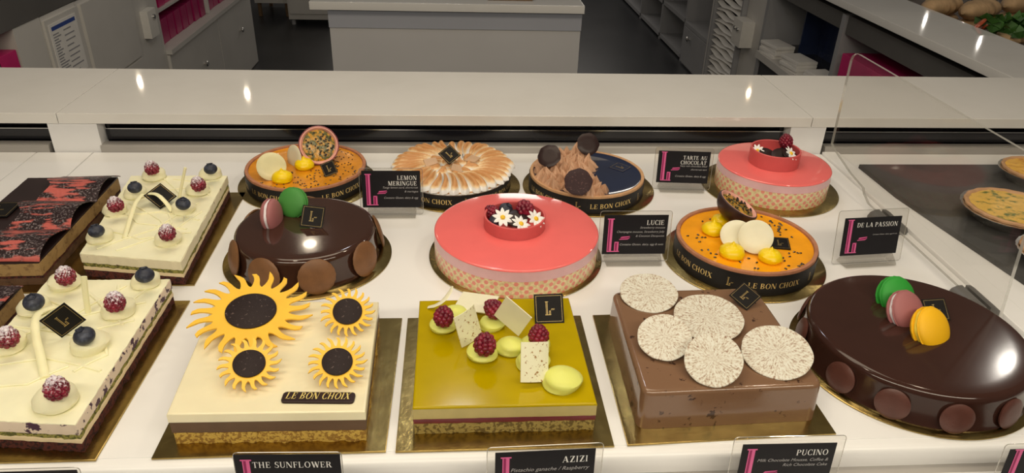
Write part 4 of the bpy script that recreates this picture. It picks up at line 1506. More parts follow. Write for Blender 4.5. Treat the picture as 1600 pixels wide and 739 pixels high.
macaron((0.5952, 0.724, 0.058), (radians(54), radians(0), radians(26)), 0.0290, 'macaron_yellow', 'macaron_gold_cream', 'yellow macaron at the front on the big chocolate cake', 'macarons on the chocolate cakes')
choc_tag(((0.6249, 0.7626, 0.0616), (0.6765, -0.1039, -0.0609), 0.03), 'square black tag behind the yellow macaron on the big chocolate cake')


# ------------------------------------------------------------------ front row, cut square cakes
def layers(t, q, c, spec, seed, n=30):
    """spec: (part name, z0, z1, material, jitter, inset, rounded edge)"""
    ql = local(q, c)
    for i, (nm, z0, z1, mt, jit, ins, bev) in enumerate(spec):
        out = edge_out(ql, n, jit, seed + i, -ins)
        obj(nm, B().prism(out, z0 + 0.00005, z1, bev, 3), mt, t, angle=50)


# J: sunflower cake
jq = [(-0.3105, 0.6115), (-0.102, 0.609), (-0.107, 0.819), (-0.3205, 0.825)]
jc = (-0.21, 0.716)
square_board([(-0.3283, 0.5930), (-0.0815, 0.5945), (-0.0797, 0.8436), (-0.3265, 0.8450)], 'square gold board under the ivory sunflower cake')
tj = thing('sunflower_cake', 'ivory topped square cake with four sunflower decorations', 'cake', (jc[0], jc[1], BT + 0.0003))
layers(tj, jq, jc, [('sponge', 0, 0.0170, 'gold_sponge', 0.0022, 0.002, 0.001), ('chocolate_mousse', 0.0170, 0.0322, 'choc_mousse', 0.0005, 0.0008, 0.0006),
                    ('ivory_mousse', 0.0322, 0.0440, 'ivory_mousse', 0.0, 0.0, 0.0018)], 40)


def sunflower(pose, R, label, nray=20, r_in=0.62, r_c=0.42, twist=0.16, sup=0.012):
    p, rot, _ = pose
    t = thing('sunflower_decoration', label, 'sunflower', p, rot, 'sunflower decorations on the ivory cake')
    out = []
    st_ = 2 * pi / nray
    for i in range(nray):
        a = i * st_
        tipk = 1.0 + 0.04 * sin(i * 2.7)
        for fr, rr in ((0.0, r_in + .01), (0.14, r_in + .05), (0.22, r_in + .12), (0.27, r_in + .20), (0.36, r_in + .27), (0.56, r_in + .34), (0.82, tipk), (0.74, r_in + .30), (0.66, r_in + .22), (0.66, r_in + .14), (0.74, r_in + .06), (0.88, r_in)):
            aa = a + st_ * fr
            out.append((R * rr * cos(aa), R * rr * sin(aa)))
    obj('petal_ring', B().prism(out, 0, 0.0020, 0.0), 'petal_yellow', t, smooth=False)
    obj('flower_centre', B().lathe([(1e-4, 0.0050), (R * r_c - 0.0015, 0.0048), (R * r_c, 0.0036), (R * r_c, 0.0021), (1e-4, 0.0021)], 44), 'sun_centre', t)
    obj('support', B().lathe([(1e-4, -0.0005), (R * .36, -0.0005), (R * .40, -0.004), (R * .30, -sup), (1e-4, -sup)], 24), 'support_choc', t)
    return t


sunflower(((-0.2585, 0.7729, 0.0638), (0.1741, -0.0, 0.3228), 0.0683), 0.0728, 'large sunflower with dark round centre at the back left corner of the ivory cake', 21, sup=0.014)
sunflower(((-0.1391, 0.7646, 0.0678), (0.5193, -0.0, 0.18), 0.0318), 0.033, 'small sunflower at the back right corner of the ivory cake', 20, r_in=.64, r_c=0.54)
sunflower(((-0.236, 0.6697, 0.0642), (0.3716, -0.0, 0.3388), 0.0337), 0.0339, 'small sunflower just below the large one on the ivory cake', 18, r_in=.64, r_c=0.52)
sunflower(((-0.1384, 0.6687, 0.0656), (0.4309, -0.0, 0.2041), 0.0325), 0.0327, 'small sunflower above the lettered plaque on the ivory cake', 20, r_in=.62, r_c=0.52)
pq = [(-0.1952, 0.624, 0.0475), (-0.1164, 0.6205, 0.0475), (-0.1146, 0.6372, 0.0475), (-0.1934, 0.642, 0.0475)]
pc = (sum(p[0] for p in pq) / 4, sum(p[1] for p in pq) / 4)
pw, ph = hypot(pq[1][0] - pq[0][0], pq[1][1] - pq[0][1]), abs(pq[2][1] - pq[1][1])
pl = thing('chocolate_plaque', 'dark chocolate plaque with gold capitals on the ivory cake', 'plaque', (pc[0], pc[1], 0.0467), (0, 0, atan2(pq[1][1] - pq[0][1], pq[1][0] - pq[0][0])))
obj('plaque', B().prism(edge_out([(-pw / 2, -ph / 2), (pw / 2, -ph / 2), (pw / 2, ph / 2), (-pw / 2, ph / 2)], corner=0.005), 0, 0.0026, 0.0006, 2), 'choc_dark', pl)
g, w = text('LE BON CHOIX', 0.0105, 0.08)
obj('lettering', B().polys(shift(g, -w / 2 - .001, -0.0035, 0.18), Matrix.Translation((0, 0, 0.0028)) @ Matrix.Scale(pw * 0.88 / w, 4, (1, 0, 0))), 'gold_yellow', pl, smooth=False)

# K: pistachio and raspberry cake
kq = [(-0.0525, 0.6180), (0.1520, 0.6180), (0.1480, 0.8300), (-0.0540, 0.8270)]
kc = (0.05, 0.723)
square_board([(-0.0711, 0.5935), (0.1704, 0.5936), (0.1692, 0.8440), (-0.0722, 0.8434)], 'square gold board under the green pistachio cake')
tk = thing('pistachio_cake', 'square cake with glossy olive green top and raspberry layer', 'cake', (kc[0], kc[1], BT + 0.0003))
layers(tk, kq, kc, [('nut_sponge', 0, 0.0158, 'nut_sponge', 0.0020, 0.0012, 0.001), ('raspberry_jelly', 0.0158, 0.0225, 'raspberry_jelly', 0.0008, 0.0004, 0.0004),
                    ('ganache', 0.0225, 0.0370, 'ganache_pale', 0.0003, 0.0003, 0.0004), ('green_glaze', 0.0370, 0.0398, 'pistachio_glaze', 0.0, 0.0, 0.002)], 50)
KZ = 0.0424
for p, r in (((-0.0225, 0.7631, 0.0424), 0.0166), ((0.0401, 0.7657, 0.0424), 0.0163), ((0.0608, 0.7177, 0.0424), 0.0172),
             ((0.0257, 0.7062, 0.0424), 0.0185), ((0.0915, 0.7182, 0.0424), 0.0188), ((0.0856, 0.6876, 0.0424), 0.0198), ((0.1161, 0.6522, 0.0424), 0.0228),
             ((-0.0056, 0.785, 0.0424), 0.0182)):
    dollop(tk, p, r, 'pistachio_cream', 1.0)
GK = 'raspberries on the pistachio cake'
raspberry((-0.0202, 0.75, 0.0694), 'raspberry at the left end on the pistachio cake', GK, False, (0.1, 0), 1.12)
raspberry((0.0428, 0.7652, 0.0694), 'raspberry half hidden behind the white square on the pistachio cake', GK, False, (0.3, 0.7), 1.1)
raspberry((0.0289, 0.6934, 0.0694), 'raspberry at the front beside the flecked sheet on the pistachio cake', GK, False, (0.1, 0.1), 1.2)
raspberry((0.0937, 0.7092, 0.0694), 'raspberry behind the flecked sheet at the right of the pistachio cake', GK, False, (0.1, 0), 1.12)


def choc_square(pose, mt, label, asp=1.0, curve=0.0):
    p, rot, s = pose
    n = 8
    pts = [[(s * asp * (i / n - .5), s * (j / n - .5), curve * (1 - (2 * i / n - 1) ** 2)) for j in range(n + 1)] for i in range(n + 1)]
    o = obj('chocolate_square', sheet(pts, 0.0013), mt, None, p, rot)
    return tag(o, label, 'chocolate square', 'white chocolate squares on the pistachio cake')


choc_square(((0.0639, 0.7378, 0.077), (1.6304, 0.4698, -0.5885), 0.0402), 'white_choc', 'plain white chocolate square standing on its corner on the pistachio cake')
choc_square(((0.0211, 0.8011, 0.0557), (0.1603, -0.1159, -0.428), 0.0345), 'white_choc', 'plain white chocolate sheet lying at the back of the pistachio cake', 1.5)
choc_square(((0.0097, 0.7342, 0.0667), (1.3485, -0.1157, 0.7585), 0.0427), 'gold_flecked', 'brown flecked white sheet upright between two raspberries on the pistachio cake', .8, 0.003)
choc_square(((0.0847, 0.662, 0.0675), (1.0541, 0.1112, 0.1565), 0.0455), 'gold_flecked', 'brown flecked white sheet leaning at the right of the pistachio cake', .72, 0.003)
crl = [(-0.0417, 0.8082, 0.044), (-0.0332, 0.8051, 0.048), (-0.0247, 0.8036, 0.054), (-0.018, 0.8064, 0.06), (-0.0121, 0.8109, 0.067), (-0.0096, 0.8138, 0.073)]
o = obj('chocolate_curl', B().tube(crl, [0.003, 0.004, 0.004, 0.004, 0.003, 0.0015], 8, True, 0.35), 'white_choc', None)
ctr = Vector(crl[2])
for v in o.data.vertices:
    v.co -= ctr
o.location = ctr
tag(o, 'thin white chocolate curl at the back left of the pistachio cake', 'chocolate curl')
choc_tag(((0.1149, 0.7827, 0.0571), (0.8577, -0.002, 0.0345), 0.0381), 'square black tag upright at the back right of the pistachio cake')

# L: glazed milk chocolate cake
lq = [(0.2030, 0.6200), (0.4150, 0.6275), (0.4078, 0.8330), (0.2055, 0.8265)]
lc = (0.308, 0.727)
square_board([(0.1855, 0.5945), (0.4305, 0.6040), (0.4230, 0.8520), (0.1865, 0.8445)], 'square gold board under the milk chocolate glazed cake')
tl = thing('glazed_cake', 'square milk chocolate glazed cake with five speckled white discs', 'cake', (lc[0], lc[1], BT + 0.0003))
b = B()
ql = local(lq, lc)
outl = edge_out(ql, corner=0.014)
b.prism(outl, 0.0, 0.0520, 0.0060, 6)
b2 = []
for (x, y, z) in b.v:
    k = 0.0022 * max(0, 1 - z / 0.016) + 0.0008 * noise.noise(Vector((x * 60, y * 60, z * 80)))
    l = hypot(x, y)
    b2.append((x * (1 + k / l * 1.2), y * (1 + k / l * 1.2), z) if l > 0.01 and z < 0.046 else (x, y, z))
b.v = b2
obj('glaze', b, 'milk_glaze', tl, angle=60)
GL5 = 'speckled discs on the milk chocolate cake'
for ds, lab in ((((0.3152, 0.751, 0.0632), (0.147, -0.0, -0.3974), 0.0439), 'large speckled disc in the middle at the back of the glazed cake'),
                (((0.2519, 0.8107, 0.0621), (0.165, -0.0, -0.3013), 0.0385), 'speckled disc at the far left back corner of the glazed cake'),
                (((0.2442, 0.6999, 0.0716), (0.4105, -0.0, -0.3357), 0.0322), 'speckled disc at the left overlapping the large middle disc'),
                (((0.289, 0.6518, 0.0746), (0.5685, -0.0, -0.4173), 0.033), 'speckled disc at the front centre leaning on the large disc'),
                (((0.3745, 0.675, 0.0662), (0.2572, -0.0, -0.5065), 0.041), 'speckled disc alone at the right of the glazed cake')):
    thin_disc(ds, 'speckled_disc', lab, 0.0018, 'speckled_disc', 'chocolate disc', GL5, 0.006)
choc_tag(((0.3776, 0.7935, 0.066), (0.4055, 0.3335, -0.8643), 0.03), 'square black tag at the back corner of the milk chocolate cake')


# M, N: berry cream slabs
def berry_cake(q, c, label, top, seed):
    t = thing('berry_cake', label, 'cake', (c[0], c[1], BT + 0.0003))
    layers(t, q, c, [('dark_sponge', 0, 0.0125, 'dark_sponge', 0.0020, 0.0010, 0.001), ('cream_filling', 0.0125, 0.0178, 'cream_layer', 0.0006, 0.0004, 0.0005),
                     ('pistachio_sponge', 0.0178, 0.0245, 'pistachio_sponge', 0.0016, 0.0012, 0.0006), ('berry_mousse', 0.0245, 0.0385, top, 0.0009, 0.0, 0.0006),
                     ('cream_top', 0.0385, 0.0396, 'cream_top', 0.0009, 0.0003, 0.0005)], seed, 36)
    return t


def piped(t, c, z, lines, r=0.0016):
    for ln in lines:
        P = [Vector((x - c[0], y - c[1], z + r * 0.5)) for x, y in ln]
        pts = []
        for i in range(len(P) - 1):
            for k in range(6):
                u = k / 6
                a, b_ = P[i], P[i + 1]
                w = 0.0015 * sin(u * pi)
                d = (b_ - a)
                pts.append(a + d * u + Vector((-d.y, d.x, 0)).normalized() * w)
        pts.append(P[-1])
        obj('piped_line', B().tube(pts, r, 7, True, 0.7), 'cream', t)


def stick(pts, r, flat, label, name='chocolate_stick', mt='ivory_stick'):
    c = Vector(pts[0])
    sm = []
    P = [Vector(p) for p in pts]
    for i in range(len(P) - 1):
        p0, p1, p2, p3 = P[max(0, i - 1)], P[i], P[i + 1], P[min(len(P) - 1, i + 2)]
        for k in range(5):
            t_ = k / 5
            sm.append(0.5 * ((2 * p1) + (p2 - p0) * t_ + (2 * p0 - 5 * p1 + 4 * p2 - p3) * t_ ** 2 + (-p0 + 3 * p1 - 3 * p2 + p3) * t_ ** 3))
    sm.append(P[-1])
    o = obj(name, B().tube([p - c for p in sm], r, 8, True, flat), mt, None, c)
    return tag(o, label, 'chocolate stick', 'white chocolate sticks on the berry cakes')


MZ = 0.0421
mq = [(-0.5490, 0.9585), (-0.3985, 0.9330), (-0.4122, 1.2310), (-0.5780, 1.2310)]
mc = (-0.48, 1.09)
square_board([(-0.585, 0.9340), (-0.3868, 0.9340), (-0.3890, 1.2450), (-0.590, 1.2450)], 'gold board under the berry cream cake at the back')
tmk = berry_cake(mq, mc, 'long berry cream cake at the back left with pale filling', 'berry_cream_pale', 60)
NZ = 0.0421
nq = [(-0.5600, 0.6205), (-0.4003, 0.6035), (-0.3980, 0.8870), (-0.5600, 0.8870)]
nc = (-0.48, 0.745)
square_board([(-0.572, 0.5930), (-0.3855, 0.5930), (-0.3803, 0.8930), (-0.572, 0.8930)], 'gold board under the front berry cream cake at the left edge')
tnk = berry_cake(nq, nc, 'berry cream cake at the front left edge with dark fruit in its side', 'berry_cream', 70)

MD = [(-0.5339, 1.2207, 0.0421), (-0.4391, 1.2262, 0.0421), (-0.5393, 1.1488, 0.0421), (-0.4415, 1.1608, 0.0421), (-0.5485, 1.0881, 0.0421), (-0.4436, 1.0918, 0.0421), (-0.5358, 1.0, 0.0421), (-0.434, 0.991, 0.0421)]
MR = [0.0207, 0.0203, 0.0192, 0.0205, 0.0194, 0.0195, 0.02, 0.0205]
MBY = [(-0.5266, 1.2001, 0.0696), (-0.4282, 1.1998, 0.0686), (-0.5273, 1.1252, 0.0686), (-0.4296, 1.1352, 0.0696), (-0.5323, 1.0605, 0.0696), (-0.432, 1.0653, 0.0686), (-0.527, 0.9774, 0.0686), (-0.4243, 0.9697, 0.0696)]
GM, GMB = 'raspberries on the back berry cake', 'blueberries on the back berry cake'
ML = ['sugared raspberry at the far left corner of the back berry cake', 'blueberry at the far right corner of the back berry cake', 'blueberry just left behind the tag on the back berry cake',
      'raspberry beside the upright stick at the right of the back berry cake', 'raspberry at the left edge of the back berry cake', 'blueberry at the right edge below the tag of the back berry cake',
      'blueberry at the front left corner of the back berry cake', 'raspberry at the front right corner of the back berry cake']
for i in range(8):
    dollop(tmk, MD[i], MR[i] * 0.94, 'cream', 1.0)
    if 'blueberry' in ML[i]:
        blueberry(MBY[i], ML[i], GMB, (0.15, 0.2), 1.0)
    else:
        raspberry(MBY[i], ML[i], GM, True, (0.1, 0.15), 1.05)
ND = [(-0.529, 0.8715, 0.0421), (-0.4248, 0.8743, 0.0421), (-0.541, 0.8146, 0.0421), (-0.434, 0.8066, 0.0421), (-0.5345, 0.7376, 0.0421), (-0.4394, 0.7351, 0.0421), (-0.4337, 0.6377, 0.0421)]
NR = [0.0215, 0.0199, 0.0204, 0.022, 0.022, 0.0228, 0.0234]
NBY = [(-0.5128, 0.8501, 0.0716), (-0.4141, 0.8531, 0.0696), (-0.5253, 0.7927, 0.0696), (-0.4257, 0.7869, 0.0716), (-0.5181, 0.718, 0.0716), (-0.4348, 0.721, 0.0696), (-0.4226, 0.6269, 0.0716)]
GN, GNB = 'raspberries on the front berry cake', 'blueberries on the front berry cake'
NL = ['raspberry at the back left corner of the front berry cake', 'blueberry at the back right corner of the front berry cake', 'blueberry at the left behind the tag on the front berry cake',
      'raspberry to the right behind the tag on the front berry cake', 'raspberry at the left picture edge on the front berry cake', 'blueberry just below the tag on the front berry cake',
      'big raspberry nearest the front on the front berry cake']
for i in range(7):
    dollop(tnk, ND[i], NR[i] * 0.94, 'cream', 1.0)
    if 'blueberry' in NL[i]:
        blueberry(NBY[i], NL[i], GNB, (0.1, 0.25), 1.08)
    else:
        raspberry(NBY[i], NL[i], GN, True, (0.1, 0.1), 1.1)

random.seed(77)
lm = [[(-0.545, 1.03), (-0.48, 1.00), (-0.41, 1.02)], [(-0.55, 1.07), (-0.48, 1.09), (-0.41, 1.06)], [(-0.53, 0.97), (-0.47, 1.03), (-0.43, 1.12)],
      [(-0.54, 1.12), (-0.47, 1.06), (-0.42, 0.98)], [(-0.53, 1.16), (-0.46, 1.18), (-0.42, 1.15)], [(-0.52, 1.22), (-0.46, 1.14), (-0.43, 1.05)],
      [(-0.50, 0.965), (-0.44, 1.02), (-0.415, 1.09)], [(-0.55, 1.10), (-0.50, 1.05), (-0.42, 1.03)], [(-0.50, 1.215), (-0.45, 1.20), (-0.42, 1.21)], [(-0.475, 1.10), (-0.45, 1.05), (-0.455, 0.99)]]
piped(tmk, mc, MZ - BT - 0.0003, lm)
ln = [[(-0.545, 0.70), (-0.48, 0.715), (-0.41, 0.69)], [(-0.55, 0.78), (-0.47, 0.76), (-0.41, 0.79)], [(-0.54, 0.84), (-0.48, 0.80), (-0.41, 0.83)], [(-0.46, 0.87), (-0.44, 0.80), (-0.42, 0.86)],
      [(-0.55, 0.66), (-0.48, 0.67), (-0.45, 0.70)], [(-0.44, 0.69), (-0.415, 0.72), (-0.43, 0.76)], [(-0.55, 0.74), (-0.49, 0.80), (-0.45, 0.87)], [(-0.50, 0.86), (-0.46, 0.82), (-0.42, 0.78)]]
piped(tnk, nc, NZ - BT - 0.0003, ln, 0.0019)
choc_tag(((-0.4862, 1.1167, 0.0577), (0.5716, -0.2738, 0.9709), 0.0347), 'square black tag tilted in the cream of the back berry cake', mark=False)
choc_tag(((-0.4746, 0.7558, 0.0672), (1.5514, -0.5059, 0.4648), 0.0342), 'square black tag tilted in the cream of the front berry cake')
bs = (-0.4648, 1.1331, 0.0425)
stick([bs, (-0.4566, 1.1371, 0.0687), (-0.4471, 1.1411, 0.0969)], [0.0024] * 11, 1.0, 'white chocolate stick upright on the back berry cake')
stick([(-0.5026, 1.002, 0.043), (-0.5096, 1.0443, 0.05), (-0.5135, 1.0841, 0.06), (-0.5125, 1.1125, 0.062)], 0.0036, 0.5, 'long white chocolate strip arching at the left of the back tag')
stick([(-0.5092, 1.119, 0.06), (-0.489, 1.1095, 0.064), (-0.4729, 1.0971, 0.058), (-0.4594, 1.0853, 0.0455)], 0.0036, 0.5, 'white chocolate strip bending over the tag of the back berry cake')
bs = (-0.4721, 0.8054, 0.0425)
stick([bs, (-0.471, 0.8094, 0.0672), (-0.4698, 0.8154, 0.092)], [0.0040] * 11, 0.7, 'white chocolate stick upright at the back of the front berry cake')
stick([(-0.5066, 0.7951, 0.06), (-0.5114, 0.7701, 0.066), (-0.5017, 0.7418, 0.06), (-0.4838, 0.7105, 0.05), (-0.4664, 0.6798, 0.043)], 0.0048, 0.5, 'long white chocolate strip bending left of the front tag')


# O, P: chocolate opera slabs with wavy sheets
def opera(q, c, label, seed, waves, xr):
    t = thing('opera_cake', label, 'cake', (c[0], c[1], BT + 0.0003))
    layers(t, q, c, [('base_sponge', 0, 0.0120, 'opera_soak', 0.0015, 0.001, 0.0008), ('dark_ganache', 0.0120, 0.0160, 'dark_sponge', 0.0008, 0.0005, 0.0004),
                     ('cream_layer', 0.0160, 0.0360, 'opera_layer', 0.0012, 0.0, 0.0006), ('chocolate_cover', 0.0360, 0.0385, 'choc_sheet', 0.0003, 0.0003, 0.0006)], seed, 30)
    return t


oq = [(-0.745, 0.9310), (-0.5960, 0.9370), (-0.6000, 1.2280), (-0.7500, 1.2240)]
oc_ = (-0.68, 1.08)
square_board([(-0.765, 0.9180), (-0.5835, 0.9180), (-0.5880, 1.2420), (-0.770, 1.2420)], 'gold board under the wavy chocolate cake at the left edge')
to = opera(oq, oc_, 'layered chocolate cake at the left edge with a wavy pink brushed top', 80, 3, 0)


def wavy(parent, c, x0, x1, y0, y1, z, amp, nw, ph=0.0):
    nu, nv = 14, 60
    pts = []
    for i in range(nu + 1):
        row = []
        for j in range(nv + 1):
            y = y0 + (y1 - y0) * j / nv
            x = x0 + (x1 - x0) * i / nu
            u = j / nv * nw + ph
            s = (u % 1.0)
            w = amp * (sin(pi * s ** 0.75) ** 0.9) * (0.85 + 0.15 * i / nu) + 0.0015 * sin(u * 4 + i * .2)
            row.append((x - c[0] + 0.012 * sin(u * 2 * pi) * (1 - i / nu), y - c[1], z + max(0.0006, w)))
        pts.append(row)
    return obj('wavy_sheet', sheet(pts, 0.0012), 'pink_brushed', parent)


wavy(to, oc_, -0.690, -0.594, 0.937, 1.226, 0.0395, 0.019, 3, 0.0)
choc_tag(((-0.7328, 1.0958, 0.0445), (0, 0, radians(2)), 0.052), 'square black tag lying on the wavy chocolate cake at the left edge')
pq2 = [(-0.80, 0.585), (-0.5850, 0.590), (-0.5880, 0.8735), (-0.80, 0.8735)]
pc2 = (-0.70, 0.74)
square_board([(-0.81, 0.580), (-0.5755, 0.580), (-0.5755, 0.8850), (-0.81, 0.8850)], 'gold board under the chocolate cake mostly outside the left edge')
tp = opera(pq2, pc2, 'chocolate cake corner showing behind the front berry cake', 90, 3, 0)
wavy(tp, pc2, -0.700, -0.584, 0.592, 0.872, 0.0395, 0.006, 3, 0.0)

# ------------------------------------------------------------------ name signs in acrylic stands
def name_sign(x, y, z, rz, title, fine, label, tilt=8, w=0.101, h=0.066, lift=0.015, margin=0.006, th_=0.0078, foot_w=0.082, right=0.006, top_y=None, fine_h=0.0036, step=0.0064, top_margin=None):
    t = thing('name_sign', label, 'sign', (x, y, z), (radians(-tilt), 0, rz), 'name signs in clear stands')
    tmg = margin if top_margin is None else top_margin
    out = edge_out([(-w / 2 - margin, 0.002), (w / 2 + margin, 0.002), (w / 2 + margin, lift + h + tmg), (-w / 2 - margin, lift + h + tmg)], corner=0.005)
    rm = Matrix.Rotation(pi / 2, 4, 'X')
    obj('acrylic_sheet', B().prism(out, -0.0022, -0.0006, 0, mat=rm), M['acrylic'], t, smooth=False)
    rim = [(x_, 0.0013, z_) for x_, z_ in out + out[:1]]
    obj('sheet_edge', B().tube(rim, 0.00045, 5, False), M['acrylic_edge'], t)
    bse = B()
    prof = [(-0.014, 0.0), (0.016, 0.0), (0.016, 0.003), (0.004, lift), (-0.002, lift), (-0.014, 0.003)]
    hw = foot_w / 2
    bse.add([(xx, yy, zz) for xx in (-hw, hw) for yy, zz in prof], [(i, (i + 1) % 6, 6 + (i + 1) % 6, 6 + i) for i in range(6)] + [tuple(range(6)), tuple(range(11, 5, -1))])
    obj('acrylic_foot', bse, M['acrylic_foot'], t, smooth=False)
    card = obj('card', B().box(-w / 2, w / 2, -0.0006, 0.0002, lift, lift + h), 'card_black', t)
    fm = Matrix.Translation((0, -0.0009, lift)) @ rm
    em = 0.0565
    ty = h - (0.0085 if top_y is None else top_y) - th_
    b = B()
    for i, s in enumerate(title):
        g, gw = text(s, th_, 0.10)
        g, gw = [[(px_ * .92, py_) for px_, py_ in q] for q in g], gw * .92
        b.polys(shift(g, w / 2 - right - gw, ty - i * th_ * 1.32), fm)
    obj('title', b, 'print_white', card, smooth=False)
    b = B()
    for s, yy in fine:
        b.polys(fine_text(s, fine_h, w / 2 - right + 0.002, yy), fm)
    if b.v:
        obj('description', b, 'print_grey_light', card, smooth=False)
    ex_, ey_ = -w / 2 + 0.0055, 0.0040
    obj('emblem', B().polys(shift(emblem(em), ex_, ey_), fm), 'print_pink', card, smooth=False)
    obj('emblem_shade', B().polys(shift(emblem_bars(em), ex_, ey_), fm), 'print_plum', card, smooth=False)
    return t


name_sign(-0.1170, 1.155, 0.0003, radians(0), ['LEMON', 'MERINGUE'], [('Tangy lemon curd, shortcrust', 0.0345), ('& meringue', 0.0275), ('Contains Gluten, dairy & egg', 0.0160)],
          'black name sign between the back left passion tart and the meringue tart', w=0.100, th_=0.0076, margin=0.004)
name_sign(0.2740, 0.990, 0.0003, radians(0), ['LUCIE'], [('Strawberry mousse', 0.0435), ('Champagne mousse, Strawberry Jelly', 0.0365), ('& Coconut Dacquoise', 0.0295), ('Contains Gluten, dairy, egg & nuts', 0.0150)],
          'black name sign between the large coral cake and the middle passion tart', tilt=6, foot_w=0.088)
name_sign(0.4235, 1.255, 0.0003, radians(-4), ['TARTE AU', 'CHOCOLAT'], [('Very rich chocolate filled', 0.0320), ('shortcrust tart', 0.0255), ('Contains Gluten, dairy & egg', 0.0120)],
          'navy name sign standing at the back left of the smaller coral cake', w=0.098, h=0.062, th_=0.0072, foot_w=0.084)
name_sign(0.6550, 0.980, 0.0003, radians(5), ['DE LA PASSION'], [('Contains Gluten, dairy, egg & nuts', 0.0330)],
          'black name sign right of the middle passion tart by acrylic screen', w=0.098, h=0.063, lift=0.016, margin=0.011, th_=0.0074, fine_h=0.0022, top_margin=0.012, tilt=10, foot_w=0.086)
LZ = -0.0219
name_sign(-0.1660, 0.520, LZ, radians(-1.5), ['THE SUNFLOWER'], [('White chocolate mousse', 0.034)], 'black front sign before the ivory sunflower cake', th_=0.0072, lift=0.0262, margin=0.0012, w=0.1005, right=0.0085, tilt=4)
name_sign(0.0842, 0.525, LZ, radians(1.5), ['AZIZI'], [('Pistachio ganache / Raspberry', 0.0410)], 'black front sign before the green pistachio cake', th_=0.0078, lift=0.0178, margin=0.008, w=0.1005, fine_h=0.0047, top_margin=0.0055, tilt=4, top_y=0.0078, right=0.0072)
name_sign(0.3420, 0.540, LZ, radians(-0.5), ['PUCINO'], [('Milk Chocolate Mousse, Coffee &', 0.0430), ('Rich Chocolate Cake', 0.0365)], 'black front sign before the milk chocolate glazed cake', th_=0.0074, lift=0.0042, margin=0.0095, w=0.1005, fine_h=0.0040, tilt=4, top_y=0.0078, right=0.0075, top_margin=0.0085)
name_sign(0.6285, 0.530, LZ, 0, [], [], 'black front sign cut off by the bottom right corner', lift=0.004, h=0.060, w=0.1005, tilt=4)
name_sign(-0.4180, 0.530, LZ, 0, [], [], 'black front sign cut off by the bottom left corner', lift=0.006, h=0.0645, w=0.1005, tilt=4, margin=0.002)

# ------------------------------------------------------------------ acrylic screen and the quiches beyond it
SXX = 0.755
sc_ = thing('acrylic_screen', 'clear acrylic screen standing between cakes and quiches', 'screen', (SXX, 1.1, 0.0005))
prof = [(1.361, 0.225), (1.3575, 0.236), (1.348, 0.2425), (1.335, 0.244), (0.86, 0.2415), (0.835, 0.236), (0.8255, 0.222), (0.80, 0.010), (1.175, 0.010), (1.198, 0.020), (1.205, 0.028), (1.26, 0.034), (1.335, 0.050), (1.3535, 0.057)]
pr_l = [(y - 1.1, z) for y, z in prof]
b = B()
n = len(pr_l)
b.add([(x, y, z) for x in (-0.0025, 0.0025) for y, z in pr_l], [tuple(range(n)), tuple(range(2 * n - 1, n - 1, -1))])
obj('sheet', b, M['acrylic'], sc_, smooth=False)
b = B()
b.add([(x, y, z) for x in (-0.0026, 0.0026) for y, z in pr_l], [(i, (i + 1) % n, n + (i + 1) % n, n + i) for i in range(n)])
obj('sheet_edge', b, M['acrylic_edge'], sc_, smooth=False)
for s in (-1, 1):
    bb = B()
    bb.add([(s * x, y, z) for y in (-0.030, 0.030) for x, z in ((0.003, 0), (0.020, 0), (0.022, 0.006), (0.018, 0.014), (0.010, 0.0185), (0.003, 0.019))],
           [(i, (i + 1) % 6, 6 + (i + 1) % 6, 6 + i) for i in range(6)] + [tuple(range(6)), tuple(range(11, 5, -1))])
    obj('clamp', bb, 'clamp_grey', sc_, (0, 0.005, 0.0))
    bb = B()
    bb.add([(s * x, y, z) for y in (-0.030, 0.030) for x, z in ((0.003, 0), (0.020, 0), (0.022, 0.006), (0.018, 0.014), (0.010, 0.0185), (0.003, 0.019))],
           [(i, (i + 1) % 6, 6 + (i + 1) % 6, 6 + i) for i in range(6)] + [tuple(range(6)), tuple(range(11, 5, -1))])
    obj('clamp', bb, 'clamp_grey', sc_, (0, -0.245, 0.0))

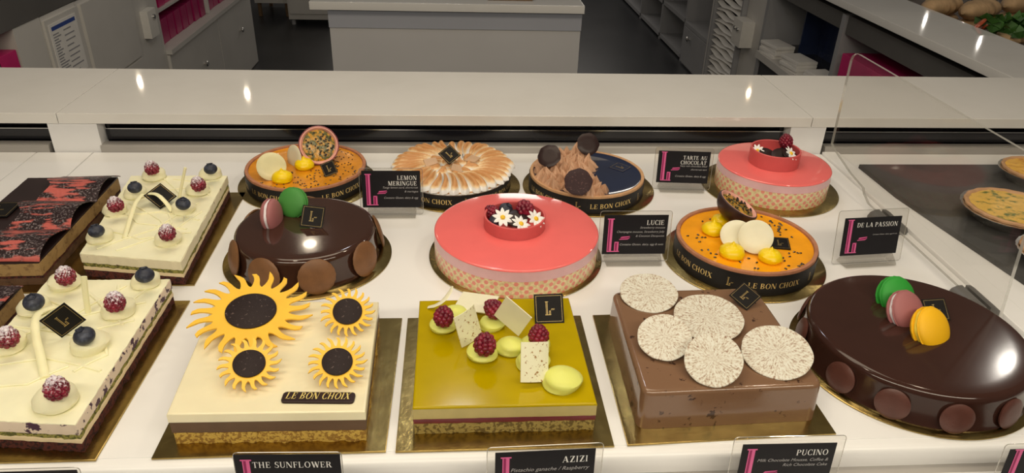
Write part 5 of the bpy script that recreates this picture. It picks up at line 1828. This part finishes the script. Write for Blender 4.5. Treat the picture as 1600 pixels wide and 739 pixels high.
so = [(0.883, 0.860), (1.60, 0.860), (1.60, 1.362), (0.830, 1.362), (0.834, 1.22)]
sl = obj('slate_tray', B().prism([(x - 1.2, y - 1.1) for x, y in so], 0, 0.009, 0.002, 2), 'slate', None, (1.2, 1.1, 0.0004))
tag(sl, 'dark slate tray under the quiches right of the acrylic screen', 'tray')


def quiche(x, y, r, label, fill):
    t = thing('quiche', label, 'quiche', (x, y, 0.0097))
    obj('foil_tin', B().lathe([(1e-4, 0), (r * 0.76, 0), (r * 1.0, 0.022), (r * 1.06, 0.0225), (r * 1.06, 0.0235), (r * 0.99, 0.0232)], 64, wob=lambda a, q, z: 0.008 * sin(a * 36) if q > r * .9 else 0), 'foil', t)
    obj('crust', B().lathe([(r * 0.98, 0.0236), (r * 0.985, 0.0270), (r * 0.95, 0.0290), (r * 0.90, 0.0280), (r * 0.87, 0.0250)], 64, wob=lambda a, q, z: 0.012 * sin(a * 18)), 'crust_tan', t)
    b = B()
    n, m = 48, 12
    v = [(0, 0, 0.028)]
    for j in range(1, m + 1):
        for i in range(n):
            a = 2 * pi * i / n
            q = r * 0.89 * j / m
            v.append((q * cos(a), q * sin(a), 0.0268 + 0.002 * noise.noise(Vector((q * cos(a) * 90, q * sin(a) * 90, 1))) - 0.001 * (j / m) ** 3))
    f = [(0, 1 + i, 1 + (i + 1) % n) for i in range(n)]
    for j in range(m - 1):
        for i in range(n):
            f.append((1 + j * n + i, 1 + j * n + (i + 1) % n, 1 + (j + 1) * n + (i + 1) % n, 1 + (j + 1) * n + i))
    obj('filling', b.add(v, f), fill, t)
    return t


q1 = (0.9004, 1.1299, 0.032)
quiche(q1[0] + 0.083, q1[1] - 0.02, 0.080, 'spinach quiche in a foil tin in the middle of the slate', 'quiche_fill')
q2 = (1.0813, 1.2921, 0.032)
quiche(q2[0] + 0.068, q2[1] - 0.018, 0.066, 'plain golden quiche at the back of the slate at the right edge', 'quiche_fill_plain')
q3 = (0.8948, 0.9693, 0.032)
quiche(q3[0] + 0.066, q3[1] - 0.02, 0.066, 'quiche tin just showing at the right edge nearest the front', 'quiche_fill')
